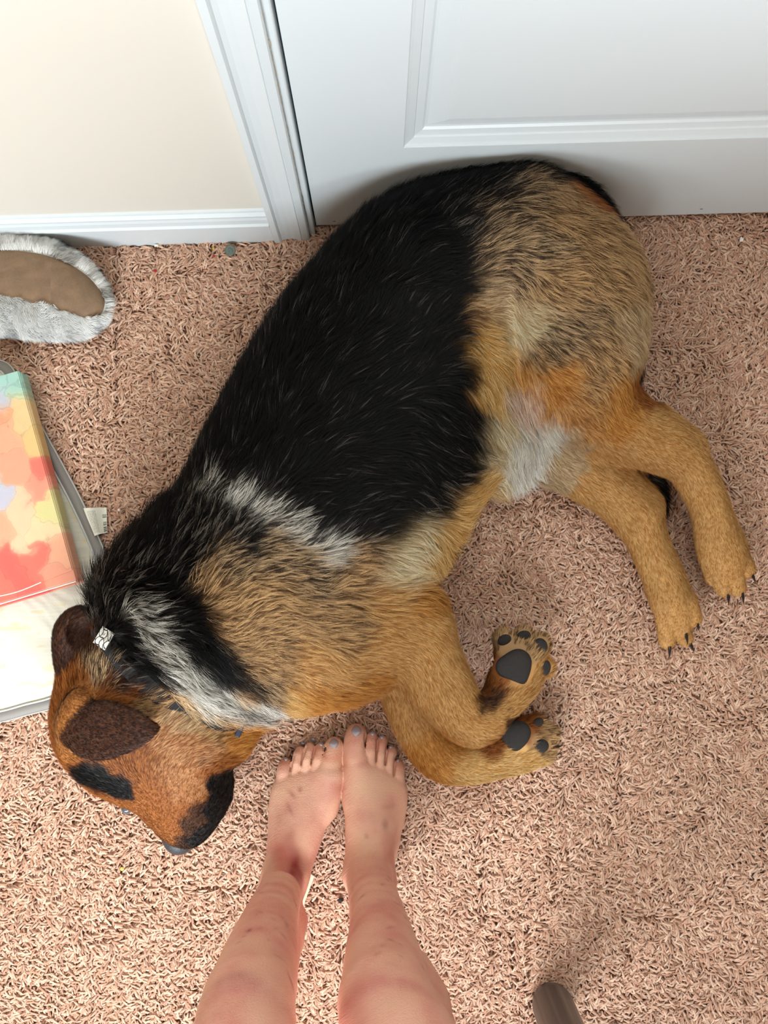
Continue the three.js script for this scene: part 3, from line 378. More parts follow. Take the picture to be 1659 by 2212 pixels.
// fur length over the coat: short on head, ears and legs, long on neck and back
const lengths = [[-0.3227, 0.021, 0.08, 0.038], [-0.3436, 0.1117, 0.05, 0.026], [-0.2657, 0.1468, 0.06, 0.030], [-0.2038, 0.2099, 0.04, 0.026], [-0.1011, -0.2022, 0.2, 0.024], [0.0673, -0.446, 0.15, 0.023], [-0.1069, 0.0204, 0.1, 0.022], [0.0201, 0.0191, 0.05, 0.026], [0.2596, -0.3871, 0.12, 0.020], [0.1983, -0.1652, 0.05, 0.030], [0.1678, -0.1162, 0.03, 0.028], [0.0991, -0.0327, 0.04, 0.026], [0.3039, -0.226, 0.06, 0.014], [0.4341, -0.1721, 0.08, 0.008], [0.5192, -0.0642, 0.1, 0.006], [0.5514, 0.035, 0.05, 0.0035], [0.4689, 0.1234, 0.05, 0.0035], [0.4226, -0.031, 0.1, 0.0065], [0.3165, -0.1425, 0.05, 0.010], [0.0638, 0.1421, 0.07, 0.009], [0.1298, 0.2415, 0.06, 0.006], [0.1982, 0.1654, 0.05, 0.0085], [0.049, 0.2609, 0.07, 0.0075], [0.1909, 0.289, 0.05, 0.0085], [-0.087, 0.1802, 0.05, 0.016], [-0.3769, 0.2161, 0.05, 0.007], [-0.4092, 0.1419, 0.03, 0.014], [-0.4468, 0.0983, 0.03, 0.006], [-0.313, 0.2545, 0.04, 0.008], [-0.2946, 0.347, 0.05, 0.0035], [-0.2379, 0.2558, 0.03, 0.010]];
function lengthAt(x, z) { let a = 0, W = 0; for (const [lx, lz, r, l] of lengths) { const w = Math.exp(-((x - lx) ** 2 + (z - lz) ** 2) / (r * r) * 2) + 1e-12; a += w * l; W += w; } return a / W; }

// how the coat is combed: [x, z, reach, direction x, direction z]
const sweeps = [[0.1985, -0.4754, 0.05, 1, 0.1], [0.2633, -0.4668, 0.05, 0.9, 0.4], [0.254, -0.3668, 0.06, 1, 0.32], [0.3206, -0.3255, 0.05, 0.9, 0.45], [0.2301, -0.3089, 0.04, 0.75, 0.6], [0.1666, -0.3007, 0.04, 0.5, 0.85], [0.2969, -0.2463, 0.05, 0.8, 0.6], [0.1637, -0.2189, 0.04, 0.3, 1], [0.2092, -0.169, 0.04, 0.1, 1], [0.0981, -0.1866, 0.05, 0.45, 0.9], [0.0565, -0.1159, 0.05, 0.75, 0.65], [0.1171, -0.3914, 0.06, 0.85, -0.1], [0.0487, -0.4732, 0.06, 0.85, -0.5], [-0.0325, -0.363, 0.07, 0.65, -0.75], [-0.1217, -0.2396, 0.07, 0.5, -0.85], [-0.03, -0.2323, 0.07, 0.75, -0.4], [-0.0714, -0.1242, 0.07, 0.85, -0.25], [0.0243, -0.1339, 0.05, 0.8, 0.4], [-0.203, -0.0853, 0.06, 0.75, -0.6], [-0.1242, -0.0432, 0.05, 0.9, -0.35], [-0.1641, 0.0436, 0.06, 0.9, -0.35], [-0.0768, 0.0715, 0.06, 0.95, 0.05], [0.02, 0.0123, 0.05, 0.9, 0.5], [0.0765, -0.0192, 0.04, 0.6, 0.8], [-0.1107, 0.1482, 0.05, 0.9, 0.2], [-0.2738, -0.0038, 0.05, 0.6, -0.6], [-0.3137, 0.047, 0.04, 0.7, 0.1], [-0.2736, 0.1373, 0.04, 0.55, 0.75], [-0.2271, 0.1804, 0.04, 0.5, 0.75], [-0.3405, 0.1107, 0.03, 0.6, 0.5], [-0.2259, 0.1157, 0.03, 0.75, 0.5], [-0.3065, 0.2547, 0.04, 0.55, -0.6], [-0.3915, 0.2826, 0.03, -0.6, -0.6], [-0.3414, 0.1876, 0.03, 0.8, -0.1], [-0.2946, 0.347, 0.04, 0.1, -0.9], [-0.2454, 0.2488, 0.03, 0.8, -0.3]];
const dp = dogGeo.attributes.position, dn = dogGeo.attributes.normal, nV = dp.count;
const vFlow = new Float32Array(nV * 3), vCoat = new Float32Array(nV * 7), vLen = new Float32Array(nV), vBare = new Float32Array(nV), bodyCol = new Float32Array(nV * 3);
for (let i = 0; i < nV; i++) {
  const x = dp.getX(i), y = dp.getY(i), z = dp.getZ(i); let fx = 0, fy = 0, fz = 0, best = 1e9, bc = null;
  for (const c of dogChains) {
    if (c.cut) continue; let dm = 1e9; const sg = c.still ? 0 : c.rev ? -1 : 1;
    for (const s of c.segs) { const ex = x - s.cx, ey = y - s.cy, ez = z - s.cz; if (ex * ex + ey * ey + ez * ez > (s.br + 0.06) ** 2) continue; const d = segD(s, x, y, z); if (d / s.m < dm) dm = d / s.m; const w = Math.exp(-Math.max(d + 0.004, 0) / 0.008);  fx += s.dir.x * w * sg; fy += s.dir.y * w * sg; fz += s.dir.z * w * sg; }
    if (dm < best) { best = dm; bc = c; }
  }
  { const fl = Math.hypot(fx, fy, fz) || 1; fx /= fl; fy /= fl; fz /= fl; let W = 0.25, gx = fx * W, gz = fz * W; if (!(bc && (bc.coat || bc.name === 'toe'))) for (const [sx, sz, r, dx, dz] of sweeps) { const w = Math.exp(-((x - sx) ** 2 + (z - sz) ** 2) / (r * r)); W += w; gx += w * dx; gz += w * dz; } fx = gx / W; fz = gz / W; fy *= 0.25 / W; }
  vFlow.set([fx, fy, fz], i * 3);
  const co = coatAt(x, z, bc && bc.coat); vCoat.set(co, i * 7);
  vLen[i] = bc && bc.coat ? (bc.coat === 'black' ? 0.018 : 0.0045) : lengthAt(x, z);
  for (let k = 0; k < 3; k++) bodyCol[i * 3 + k] = lerp(co[k], co[k + 3], co[6]);
}
dogGeo.setAttribute('color', new THREE.BufferAttribute(bodyCol, 3));
mesh('body', dogGeo, mat('#ffffff', 0.85, { vertexColors: true }), dog);
{
  // pads that stay bare
  const bare = [[0.1922, 0.095, 0.1632, 0.034], [0.1859, 0.08, 0.1255, 0.013], [0.2151, 0.075, 0.1194, 0.013], [0.2398, 0.075, 0.1348, 0.014], [0.2432, 0.075, 0.1683, 0.014], [0.1997, 0.065, 0.2719, 0.026], [0.238, 0.05, 0.2885, 0.015], [-0.3141, 0.06, 0.4148, 0.018], [-0.3772, 0.16, 0.0921, 0.013], [-0.333, 0.165, 0.1526, 0.010], [-0.3167, 0.16, 0.1705, 0.011], [-0.2976, 0.155, 0.1861, 0.011], [-0.2795, 0.15, 0.1954, 0.011], [-0.2637, 0.135, 0.2065, 0.011], [-0.2473, 0.12, 0.2166, 0.011], [-0.2304, 0.105, 0.2268, 0.010], [-0.2139, 0.085, 0.2369, 0.010], [-0.3717, 0.095, 0.3372, 0.008]];
  const nAt = i => { const x = dp.getX(i), y = dp.getY(i), z = dp.getZ(i); if (dn.getY(i) < -0.55 || y < 0.004) return 0; for (const [a, b, c, r] of bare) if ((x - a) ** 2 + (y - b) ** 2 + (z - c) ** 2 < r * r) return 0; return clamp(0.012 / vLen[i], 0.5, 2.2); };
  const S = sampler(dogGeo, nAt), per = 5, count = 175000;
  // a lock is a few hairs side by side
  const lock = v => { const gs = []; for (let h = 0; h < per; h++) { const g = hairGeo(0.10 + rnd() * 0.14); g.rotateX((rnd() - 0.5) * 0.12); splay(g, (rnd() - 0.5) * 9); const s = 0.75 + rnd() * 0.5; g.scale(1, s, s); g.translate((rnd() - 0.5) * 7, 0, (rnd() - 0.5) * 0.5); const n = g.attributes.position.count, k = 0.78 + rnd() * 0.44, c = new Float32Array(n * 3).fill(k); g.setAttribute('color', new THREE.BufferAttribute(c, 3)); gs.push(g); } return mergeGeometries(gs); };
  const fm = mat('#ffffff', 0.55, { vertexColors: true, specularIntensity: 0.3 });
  const kinds = [0, 1, 2, 3].map(lock), lists = kinds.map(() => []);
  const p = new THREE.Vector3(), n = new THREE.Vector3(), d = new THREE.Vector3(), t = new THREE.Vector3();
  for (let q = 0; q < count; q++) {
    const { i, w } = S.pick(); p.set(0, 0, 0); n.set(0, 0, 0); d.set(0, 0, 0); let len = 0; const co = [0, 0, 0, 0, 0, 0, 0];
    for (let k = 0; k < 3; k++) { const v = i[k]; p.addScaledVector(t.fromBufferAttribute(dp, v), w[k]); n.addScaledVector(t.fromBufferAttribute(dn, v), w[k]); d.x += vFlow[v * 3] * w[k]; d.y += vFlow[v * 3 + 1] * w[k]; d.z += vFlow[v * 3 + 2] * w[k]; len += vLen[v] * w[k]; for (let c = 0; c < 7; c++) co[c] += vCoat[v * 7 + c] * w[k]; }
    n.normalize(); d.normalize();
    const sw = (noise(p.x * 30, p.y * 30, p.z * 30) - 0.5) * 1.1 + (noise(p.x * 110, p.y * 110, p.z * 110 + 9) - 0.5) * 0.9; t.crossVectors(n, d); d.addScaledVector(t, sw * clamp(len / 0.018, 0.25, 1) + (rnd() - 0.5) * 0.35);
    const light = rnd() < co[6], L = len * (0.75 + rnd() * 0.5), v = 0.85 + rnd() * 0.3, o = light ? 3 : 0;
    p.addScaledVector(n, -0.0006);
    lists[q % 4].push([hairMatrix(p, n, d, L, len > 0.012 ? 0.00042 : 0.0003, 0.10 + rnd() * 0.22 + (len > 0.03 ? 0.12 : 0)).clone(), [co[o] * v, co[o + 1] * v, co[o + 2] * v]]);
  }
  const c = new THREE.Color();
  lists.forEach((l, i) => { const im = new THREE.InstancedMesh(kinds[i], fm, l.length); l.forEach(([m, k], j) => { im.setMatrixAt(j, m); im.setColorAt(j, c.setRGB(...k)); }); im.name = 'fur'; im.userData.kind = 'stuff'; im.castShadow = im.receiveShadow = true; dog.add(im); });
}
{
  // paw pads, claws, nose, eye
  const padMat = mat('#2b2826', 0.7), clawMat = mat('#1d1c1e', 0.3), noseMat = mat('#2e3238', 0.38, { clearcoat: 0.3, clearcoatRoughness: 0.4 });
  const bump = dataTex(64, 64, (u, v, i, j) => { const n = 255 * noise(i / 2, j / 2, 3); return [n, n, n]; }, false); bump.repeat.set(3, 3); padMat.bumpMap = bump; padMat.bumpScale = 0.0006; noseMat.bumpMap = bump; noseMat.bumpScale = 0.0004;
  const pad = (x, y, z, a, b, h, turn, tilt = 0) => { const g = new THREE.SphereGeometry(1, 20, 14); g.scale(a, h, b); g.rotateZ(tilt); g.rotateY(turn); g.translate(x, y, z); return g; };
  // big pad of the folded forepaw: three lobes
  const main = (px, py, pz, s, turn) => { const f = field(makeChains([{ k: 0.012, sub: 1, pts: [[-0.014 * s, 0, 0.010 * s, 0.015 * s, 0.55], [0.0, 0, -0.012 * s, 0.017 * s, 0.55]] }, { k: 0.012, sub: 1, pts: [[0.0, 0, -0.012 * s, 0.017 * s, 0.55], [0.020 * s, 0, 0.012 * s, 0.014 * s, 0.55]] }, { k: 0.01, sub: 1, pts: [[0.004 * s, 0, 0.004 * s, 0.016 * s, 0.55]] }])); const g = surfaceNets(f, [-0.05, -0.03, -0.05], [0.05, 0.03, 0.05], 0.0018); g.rotateY(turn); g.translate(px, py, pz); g.setAttribute('uv', new THREE.Float32BufferAttribute(Array.from({ length: g.attributes.position.count * 2 }, (_, i) => g.attributes.position.array[(i >> 1) * 3 + (i & 1) * 2] * 30), 2)); return g; };
  const at = (x, z) => topOf(dogField, x, z);
  const put = (name, x, z, a, b, h, turn, sink = 0.4) => mesh(name, pad(x, at(x, z) - h * sink, z, a, b, h, turn), padMat, dog);
  { const [x, z] = [0.1942, 0.1633]; const g = main(x, at(x, z) + 0.0005, z, 0.84, -0.75); mesh('paw_pad', g, padMat, dog); }
  for (const [x, z, a, b, r] of [[0.186, 0.1254, 0.011, 0.008, 0.4], [0.2157, 0.1204, 0.011, 0.008, 0.2], [0.2397, 0.1358, 0.0105, 0.012, 0.3], [0.2431, 0.168, 0.0095, 0.0125, -0.3]]) put('toe_pad', x, z, a, b, 0.0075, r, 0.15);
  { const [x, z] = [0.1976, 0.2704]; mesh('paw_pad', main(x, at(x, z) + 0.0002, z, 0.7, -1.1), padMat, dog); }
  for (const [x, z, a, b, r] of [[0.2372, 0.2892, 0.0125, 0.0105, 0.2], [0.2362, 0.2565, 0.010, 0.007, 0.5]]) put('toe_pad', x, z, a, b, 0.0075, r, 0.15);
  // claws: bent cones
  const claw = (len, r) => { const pos = [], idx = [], S = 5, R = 7; for (let s = 0; s <= S; s++) { const q = s / S, w = r * (1 - q * 0.93), y = -len * 0.45 * q * q, zz = len * q; for (let k = 0; k < R; k++) { const a = k / R * 6.2832; pos.push(Math.cos(a) * w * 0.75, y + Math.sin(a) * w, zz); } } for (let s = 0; s < S; s++) for (let k = 0; k < R; k++) { const a = s * R + k, b = s * R + (k + 1) % R; idx.push(a, b, a + R, b, b + R, a + R); } const g = new THREE.BufferGeometry(); g.setAttribute('position', new THREE.Float32BufferAttribute(pos, 3)); g.setIndex(idx); g.computeVertexNormals(); return g; };
  // one claw at the tip of each toe
  for (const c of dogChains) if (c.name === 'toe') {
    const q = c.pts[1], d = new THREE.Vector3(q[0] - c.pts[0][0], 0, q[2] - c.pts[0][2]).normalize(), up = c.pts[1][1] > 0.055 ? -0.5 : 0.42, g = claw(q[1] > 0.055 ? 0.012 : q[1] > 0.035 && q[3] < 0.016 ? 0.016 : 0.023, 0.0045);
    g.rotateX(0.12); g.rotateY(Math.atan2(d.x, d.z)); g.translate(q[0] + d.x * q[3] * 0.6, q[1] + q[3] * up, q[2] + d.z * q[3] * 0.6); mesh('claw', g, clawMat, dog);
  }
  { const [x, y, z] = [0.1704, 0.022, 0.3356]; const g = claw(0.016, 0.0042); g.rotateX(-0.3); g.rotateY(1.5); g.translate(x, y, z); mesh('claw', g, mat('#6f8296', 0.25), dog).userData.label = 'bluish shiny dewclaw'; }
  // nose leather with a nostril
  const nf = field(makeChains([{ k: 0.006, sub: 2, pts: [[-0.3251, 0.07, 0.4, 0.0128, 1], [-0.3138, 0.066, 0.4086, 0.0185, 1], [-0.3029, 0.06, 0.4111, 0.0136, 1]] }, { k: 0.004, sub: 1, pts: [[-0.3164, 0.062, 0.4167, 0.0115, 1], [-0.3139, 0.056, 0.4244, 0.0086, 1]] }, { k: 0.002, cut: true, sub: 1, pts: [[-0.3044, 0.084, 0.4072, 0.0049, 0.9], [-0.2963, 0.078, 0.4063, 0.0039, 0.9]] }]));
  const [nx, ny, nz] = [-0.3141, 0.06, 0.4134]; const ng = surfaceNets(nf, [nx - 0.045, ny - 0.045, nz - 0.045], [nx + 0.045, ny + 0.045, nz + 0.045], 0.0014);
  ng.setAttribute('uv', new THREE.Float32BufferAttribute(Array.from({ length: ng.attributes.position.count * 2 }, (_, i) => ng.attributes.position.array[(i >> 1) * 3 + (i & 1) * 2] * 40), 2)); mesh('nose', ng, noseMat, dog).userData.label = 'dark grey leathery nose';
  const eg = new THREE.SphereGeometry(0.0085, 18, 12); { const q = new THREE.Vector3(-0.3734, 0.098, 0.3343), h = 0.002; for (let i = 0; i < 12; i++) { const d0 = dogField(q.x, q.y, q.z), gr = new THREE.Vector3(dogField(q.x + h, q.y, q.z) - dogField(q.x - h, q.y, q.z), dogField(q.x, q.y + h, q.z) - dogField(q.x, q.y - h, q.z), dogField(q.x, q.y, q.z + h) - dogField(q.x, q.y, q.z - h)).normalize(); q.addScaledVector(gr, (0.001 - d0) * 0.8); } eg.translate(q.x, q.y, q.z); } mesh('eye', eg, mat('#4c5763', 0.12, { clearcoat: 1, clearcoatRoughness: 0.05 }), dog);
  // collar: a flat black band over the neck, dipping into the coat at both ends
  const path = [[-0.403, 0.081], [-0.3829, 0.1017], [-0.3601, 0.1274], [-0.3346, 0.1546], [-0.3119, 0.1788], [-0.2756, 0.2], [-0.2428, 0.2214], [-0.2098, 0.2464]].map(([x, z]) => { return new THREE.Vector3(x, at(x, z) + 0.0035, z); });
  const band = (pts, width, th, segs) => { const cv = new THREE.CatmullRomCurve3(pts), pos = [], idx = []; const e = new THREE.Vector3(), side = new THREE.Vector3(), up = new THREE.Vector3(0, 1, 0), nn = new THREE.Vector3(); for (let i = 0; i <= segs; i++) { const c0 = cv.getPoint(i / segs); cv.getTangent(i / segs, e); side.crossVectors(up, e).normalize(); nn.crossVectors(e, side).normalize(); const s2 = dogField(c0.x + side.x * 0.006, c0.y, c0.z + side.z * 0.006) - dogField(c0.x - side.x * 0.006, c0.y, c0.z - side.z * 0.006); const tl = clamp(-s2 / 0.012, -0.7, 0.7); const sd = side.clone().multiplyScalar(Math.sqrt(1 - tl * tl * 0.6)).addScaledVector(up, tl * 0.6); for (const [a, b] of [[-1, -1], [1, -1], [1, 1], [-1, 1]]) pos.push(c0.x + sd.x * a * width / 2 + nn.x * b * th / 2, c0.y + sd.y * a * width / 2 + nn.y * b * th / 2, c0.z + sd.z * a * width / 2 + nn.z * b * th / 2); } for (let i = 0; i < segs; i++) for (let k = 0; k < 4; k++) { const a = i * 4 + k, b = i * 4 + (k + 1) % 4; idx.push(a, a + 4, b, b, a + 4, b + 4); } idx.push(0, 1, 2, 0, 2, 3); const q = segs * 4; idx.push(q, q + 2, q + 1, q, q + 3, q + 2); const g = new THREE.BufferGeometry(); g.setAttribute('position', new THREE.Float32BufferAttribute(pos, 3)); g.setIndex(idx); const f = g.toNonIndexed(); f.computeVertexNormals(); return f; };
  const collar = mesh('collar', band(path, 0.024, 0.003, 60), mat('#0e0e10', 0.8), dog); collar.userData.label = 'black webbing collar half hidden in neck fur';
  // pale printed patch of the collar: white with black branching lines
  const tx = dataTex(96, 96, (u, v) => { const a = Math.abs(((u * 3 + Math.sin(v * 7) * 0.35) % 1) - 0.5), b = Math.abs(((v * 2.3 + u * 1.2 + Math.sin(u * 9) * 0.2) % 1) - 0.5); return a < 0.09 || b < 0.07 ? [30, 30, 32] : [222, 216, 205]; });
  const [px, pz] = [-0.3841, 0.0938], pg = new THREE.BoxGeometry(0.021, 0.0016, 0.026); pg.rotateZ(0.25); pg.rotateY(-0.55); pg.translate(px, at(px, pz) + 0.0115, pz); mesh('printed_patch', pg, new THREE.MeshPhysicalMaterial({ map: tx, roughness: 0.7 }), collar).userData.label = 'white patch printed with black branching lines';
  const bk = new RoundedBoxGeometry(0.0085, 0.007, 0.022, 2, 0.0018); bk.rotateY(-0.45); const [bx, bz] = [-0.2117, 0.2402]; bk.translate(bx, at(bx, bz) + 0.008, bz); mesh('buckle', bk, mat('#2b3446', 0.35), collar).userData.label = 'small blue black plastic buckle';
}
console.log('dog done');

// ---------------------------------------------------------------- the person: bare feet and legs
const person = thing('person', 'barefoot person with bare legs standing on the carpet, grey toenail polish', 'person');
const footChains = [makeChains([
  // foot on the slipper side: leg down to the ankle, then the foot, heel and five toes
  { name: 'leg', k: 0.012, sub: 3, pts: [[-0.118, 0.86, 0.560, 0.085], [-0.128, 0.70, 0.535, 0.074], [-0.138, 0.56, 0.505, 0.061], [-0.1487, 0.448, 0.4551, 0.0483, 1], [-0.1515, 0.38, 0.4577, 0.0461, 1], [-0.1536, 0.31, 0.4579, 0.0419, 1], [-0.1557, 0.23, 0.4599, 0.0356, 1], [-0.1556, 0.14, 0.4633, 0.0301, 1], [-0.156, 0.085, 0.4633, 0.0288, 1]] },
  { name: 'calf', k: 0.03, sub: 2, pts: [[-0.166, 0.40, 0.528, 0.042], [-0.170, 0.30, 0.532, 0.048], [-0.160, 0.20, 0.526, 0.036], [-0.146, 0.10, 0.518, 0.026]] },
  { name: 'knee', k: 0.02, sub: 1, pts: [[-0.146, 0.475, 0.470, 0.040], [-0.146, 0.44, 0.472, 0.036]] },
  { name: 'ankle_bone', k: 0.014, sub: 1, pts: [[-0.1826, 0.078, 0.4818, 0.012, 1]] }, { name: 'ankle_bone', k: 0.014, sub: 1, pts: [[-0.134, 0.085, 0.4561, 0.0098, 1]] },
  { name: 'heel', k: 0.02, sub: 2, pts: [[-0.1552, 0.07, 0.4693, 0.0256, 1], [-0.1681, 0.032, 0.5153, 0.0242, 0.9]] },
  { name: 'foot', k: 0.022, sub: 3, pts: [[-0.158, 0.06, 0.4767, 0.0294, 1], [-0.1476, 0.045, 0.4384, 0.0363, 0.9], [-0.1373, 0.033, 0.4013, 0.0403, 0.7], [-0.1296, 0.024, 0.3728, 0.0428, 0.5], [-0.1252, 0.02, 0.3579, 0.037, 0.48]] },
  { name: 'foot_side', k: 0.016, sub: 2, pts: [[-0.1594, 0.022, 0.4605, 0.0252, 0.8], [-0.1583, 0.018, 0.3985, 0.0237, 0.75], [-0.1563, 0.015, 0.3583, 0.0208, 0.75], [-0.1561, 0.014, 0.3486, 0.0164, 0.8]] },
  { name: 'ball', k: 0.014, sub: 1, pts: [[-0.0981, 0.022, 0.3781, 0.0222, 0.9], [-0.0889, 0.021, 0.3326, 0.0237, 0.85]] },
  { name: 'toe', k: 0.0016, sub: 2, pts: [[-0.0911, 0.02, 0.3328, 0.0207, 0.85], [-0.0862, 0.019, 0.3082, 0.0171, 0.95], [-0.08, 0.016, 0.2891, 0.0149, 0.9]] },
  { name: 'toe', k: 0.0016, sub: 2, pts: [[-0.11, 0.019, 0.3302, 0.01, 1], [-0.1063, 0.022, 0.3068, 0.0089, 1], [-0.1028, 0.014, 0.2917, 0.0082, 0.95]] },
  { name: 'toe', k: 0.0016, sub: 2, pts: [[-0.1268, 0.018, 0.3299, 0.0093, 1], [-0.1238, 0.021, 0.3064, 0.0081, 1], [-0.119, 0.013, 0.2899, 0.0078, 0.95]] },
  { name: 'toe', k: 0.0016, sub: 2, pts: [[-0.1431, 0.017, 0.3353, 0.0093, 1], [-0.14, 0.02, 0.3118, 0.0082, 1], [-0.1346, 0.012, 0.2954, 0.0078, 0.95]] },
  { name: 'toe', k: 0.0016, sub: 2, pts: [[-0.1589, 0.015, 0.3461, 0.0126, 1], [-0.1596, 0.017, 0.3262, 0.0108, 1], [-0.1579, 0.011, 0.3149, 0.0093, 0.95]] },
  { name: 'gap', cut: true, k: 0.002, sub: 1, pts: [[-0.0991, 0.024, 0.315, 0.0015, 3], [-0.0927, 0.022, 0.2894, 0.0022, 3]] },
  { name: 'gap', cut: true, k: 0.002, sub: 1, pts: [[-0.1164, 0.024, 0.313, 0.0015, 3], [-0.1093, 0.022, 0.2867, 0.0022, 3]] },
  { name: 'gap', cut: true, k: 0.002, sub: 1, pts: [[-0.1324, 0.024, 0.3139, 0.0015, 3], [-0.1254, 0.022, 0.289, 0.0022, 3]] },
  { name: 'gap', cut: true, k: 0.002, sub: 1, pts: [[-0.1492, 0.024, 0.3233, 0.0015, 3], [-0.1446, 0.022, 0.3012, 0.0022, 3]] },
]), makeChains([
  // foot on the desk side
  { name: 'leg', k: 0.012, sub: 3, pts: [[0.055, 0.86, 0.560, 0.085], [0.050, 0.70, 0.535, 0.074], [0.040, 0.56, 0.505, 0.061], [-0.004, 0.448, 0.4604, 0.0498, 1], [-0.0077, 0.38, 0.4629, 0.0472, 1], [-0.011, 0.31, 0.4631, 0.0425, 1], [-0.0154, 0.23, 0.4649, 0.0363, 1], [-0.0245, 0.14, 0.4648, 0.0328, 1], [-0.0297, 0.085, 0.4611, 0.0323, 1]] },
  { name: 'calf', k: 0.03, sub: 2, pts: [[0.024, 0.40, 0.530, 0.044], [0.016, 0.30, 0.535, 0.052], [0.000, 0.20, 0.530, 0.040], [-0.020, 0.10, 0.515, 0.028]] },
  { name: 'knee', k: 0.02, sub: 1, pts: [[0.010, 0.475, 0.470, 0.040], [0.010, 0.44, 0.472, 0.036]] },
  { name: 'ankle_bone', k: 0.014, sub: 1, pts: [[-0.0536, 0.085, 0.4603, 0.0126, 1]] }, { name: 'ankle_bone', k: 0.014, sub: 1, pts: [[-0.0036, 0.078, 0.4782, 0.012, 1]] },
  { name: 'heel', k: 0.02, sub: 2, pts: [[-0.0301, 0.07, 0.4671, 0.027, 1], [-0.0321, 0.032, 0.5153, 0.0293, 0.8]] },
  { name: 'foot', k: 0.022, sub: 3, pts: [[-0.0304, 0.06, 0.4744, 0.033, 1], [-0.028, 0.046, 0.4354, 0.0355, 0.9], [-0.0241, 0.034, 0.398, 0.0396, 0.7], [-0.0203, 0.024, 0.3675, 0.0414, 0.5], [-0.0199, 0.02, 0.353, 0.0356, 0.48]] },
  { name: 'foot_side', k: 0.016, sub: 2, pts: [[-0.0105, 0.022, 0.4658, 0.0207, 0.8], [0.0039, 0.018, 0.4042, 0.0208, 0.75], [0.0109, 0.015, 0.3684, 0.0179, 0.75], [0.0128, 0.014, 0.3573, 0.0149, 0.8]] },
  { name: 'ball', k: 0.014, sub: 1, pts: [[-0.0421, 0.022, 0.3694, 0.0237, 0.9], [-0.0436, 0.021, 0.3234, 0.0222, 0.85]] },
  { name: 'toe', k: 0.0016, sub: 2, pts: [[-0.0443, 0.02, 0.3201, 0.0215, 0.85], [-0.0462, 0.019, 0.2881, 0.0178, 0.95], [-0.0443, 0.016, 0.2702, 0.0156, 0.9]] },
  { name: 'toe', k: 0.0016, sub: 2, pts: [[-0.0227, 0.019, 0.3283, 0.0096, 1], [-0.0224, 0.022, 0.2968, 0.0092, 1], [-0.0197, 0.014, 0.2772, 0.0086, 0.95]] },
  { name: 'toe', k: 0.0016, sub: 2, pts: [[-0.0076, 0.018, 0.3341, 0.0089, 1], [-0.0066, 0.021, 0.3019, 0.0078, 1], [-0.003, 0.013, 0.2831, 0.0078, 0.95]] },
  { name: 'toe', k: 0.0016, sub: 2, pts: [[0.0059, 0.017, 0.3441, 0.0089, 1], [0.0068, 0.02, 0.3147, 0.0078, 1], [0.0111, 0.012, 0.3004, 0.0078, 0.95]] },
  { name: 'toe', k: 0.0016, sub: 2, pts: [[0.0185, 0.015, 0.3594, 0.0104, 1], [0.0186, 0.017, 0.3352, 0.0097, 1], [0.0199, 0.011, 0.3232, 0.009, 0.95]] },
  { name: 'gap', cut: true, k: 0.002, sub: 1, pts: [[-0.0334, 0.024, 0.3016, 0.0015, 3], [-0.0303, 0.022, 0.2708, 0.0022, 3]] },
  { name: 'gap', cut: true, k: 0.002, sub: 1, pts: [[-0.0149, 0.024, 0.3123, 0.0015, 3], [-0.0109, 0.022, 0.2786, 0.0022, 3]] },
  { name: 'gap', cut: true, k: 0.002, sub: 1, pts: [[-0.0006, 0.024, 0.3184, 0.0015, 3], [0.004, 0.022, 0.2891, 0.0022, 3]] },
  { name: 'gap', cut: true, k: 0.002, sub: 1, pts: [[0.0126, 0.024, 0.3345, 0.0015, 3], [0.0157, 0.022, 0.3095, 0.0022, 3]] },
])], legChains = footChains.flat(), footFields = footChains.map(c => field(c, 0.0005));
const legField = (x, y, z) => Math.min(footFields[0](x, y, z), footFields[1](x, y, z));
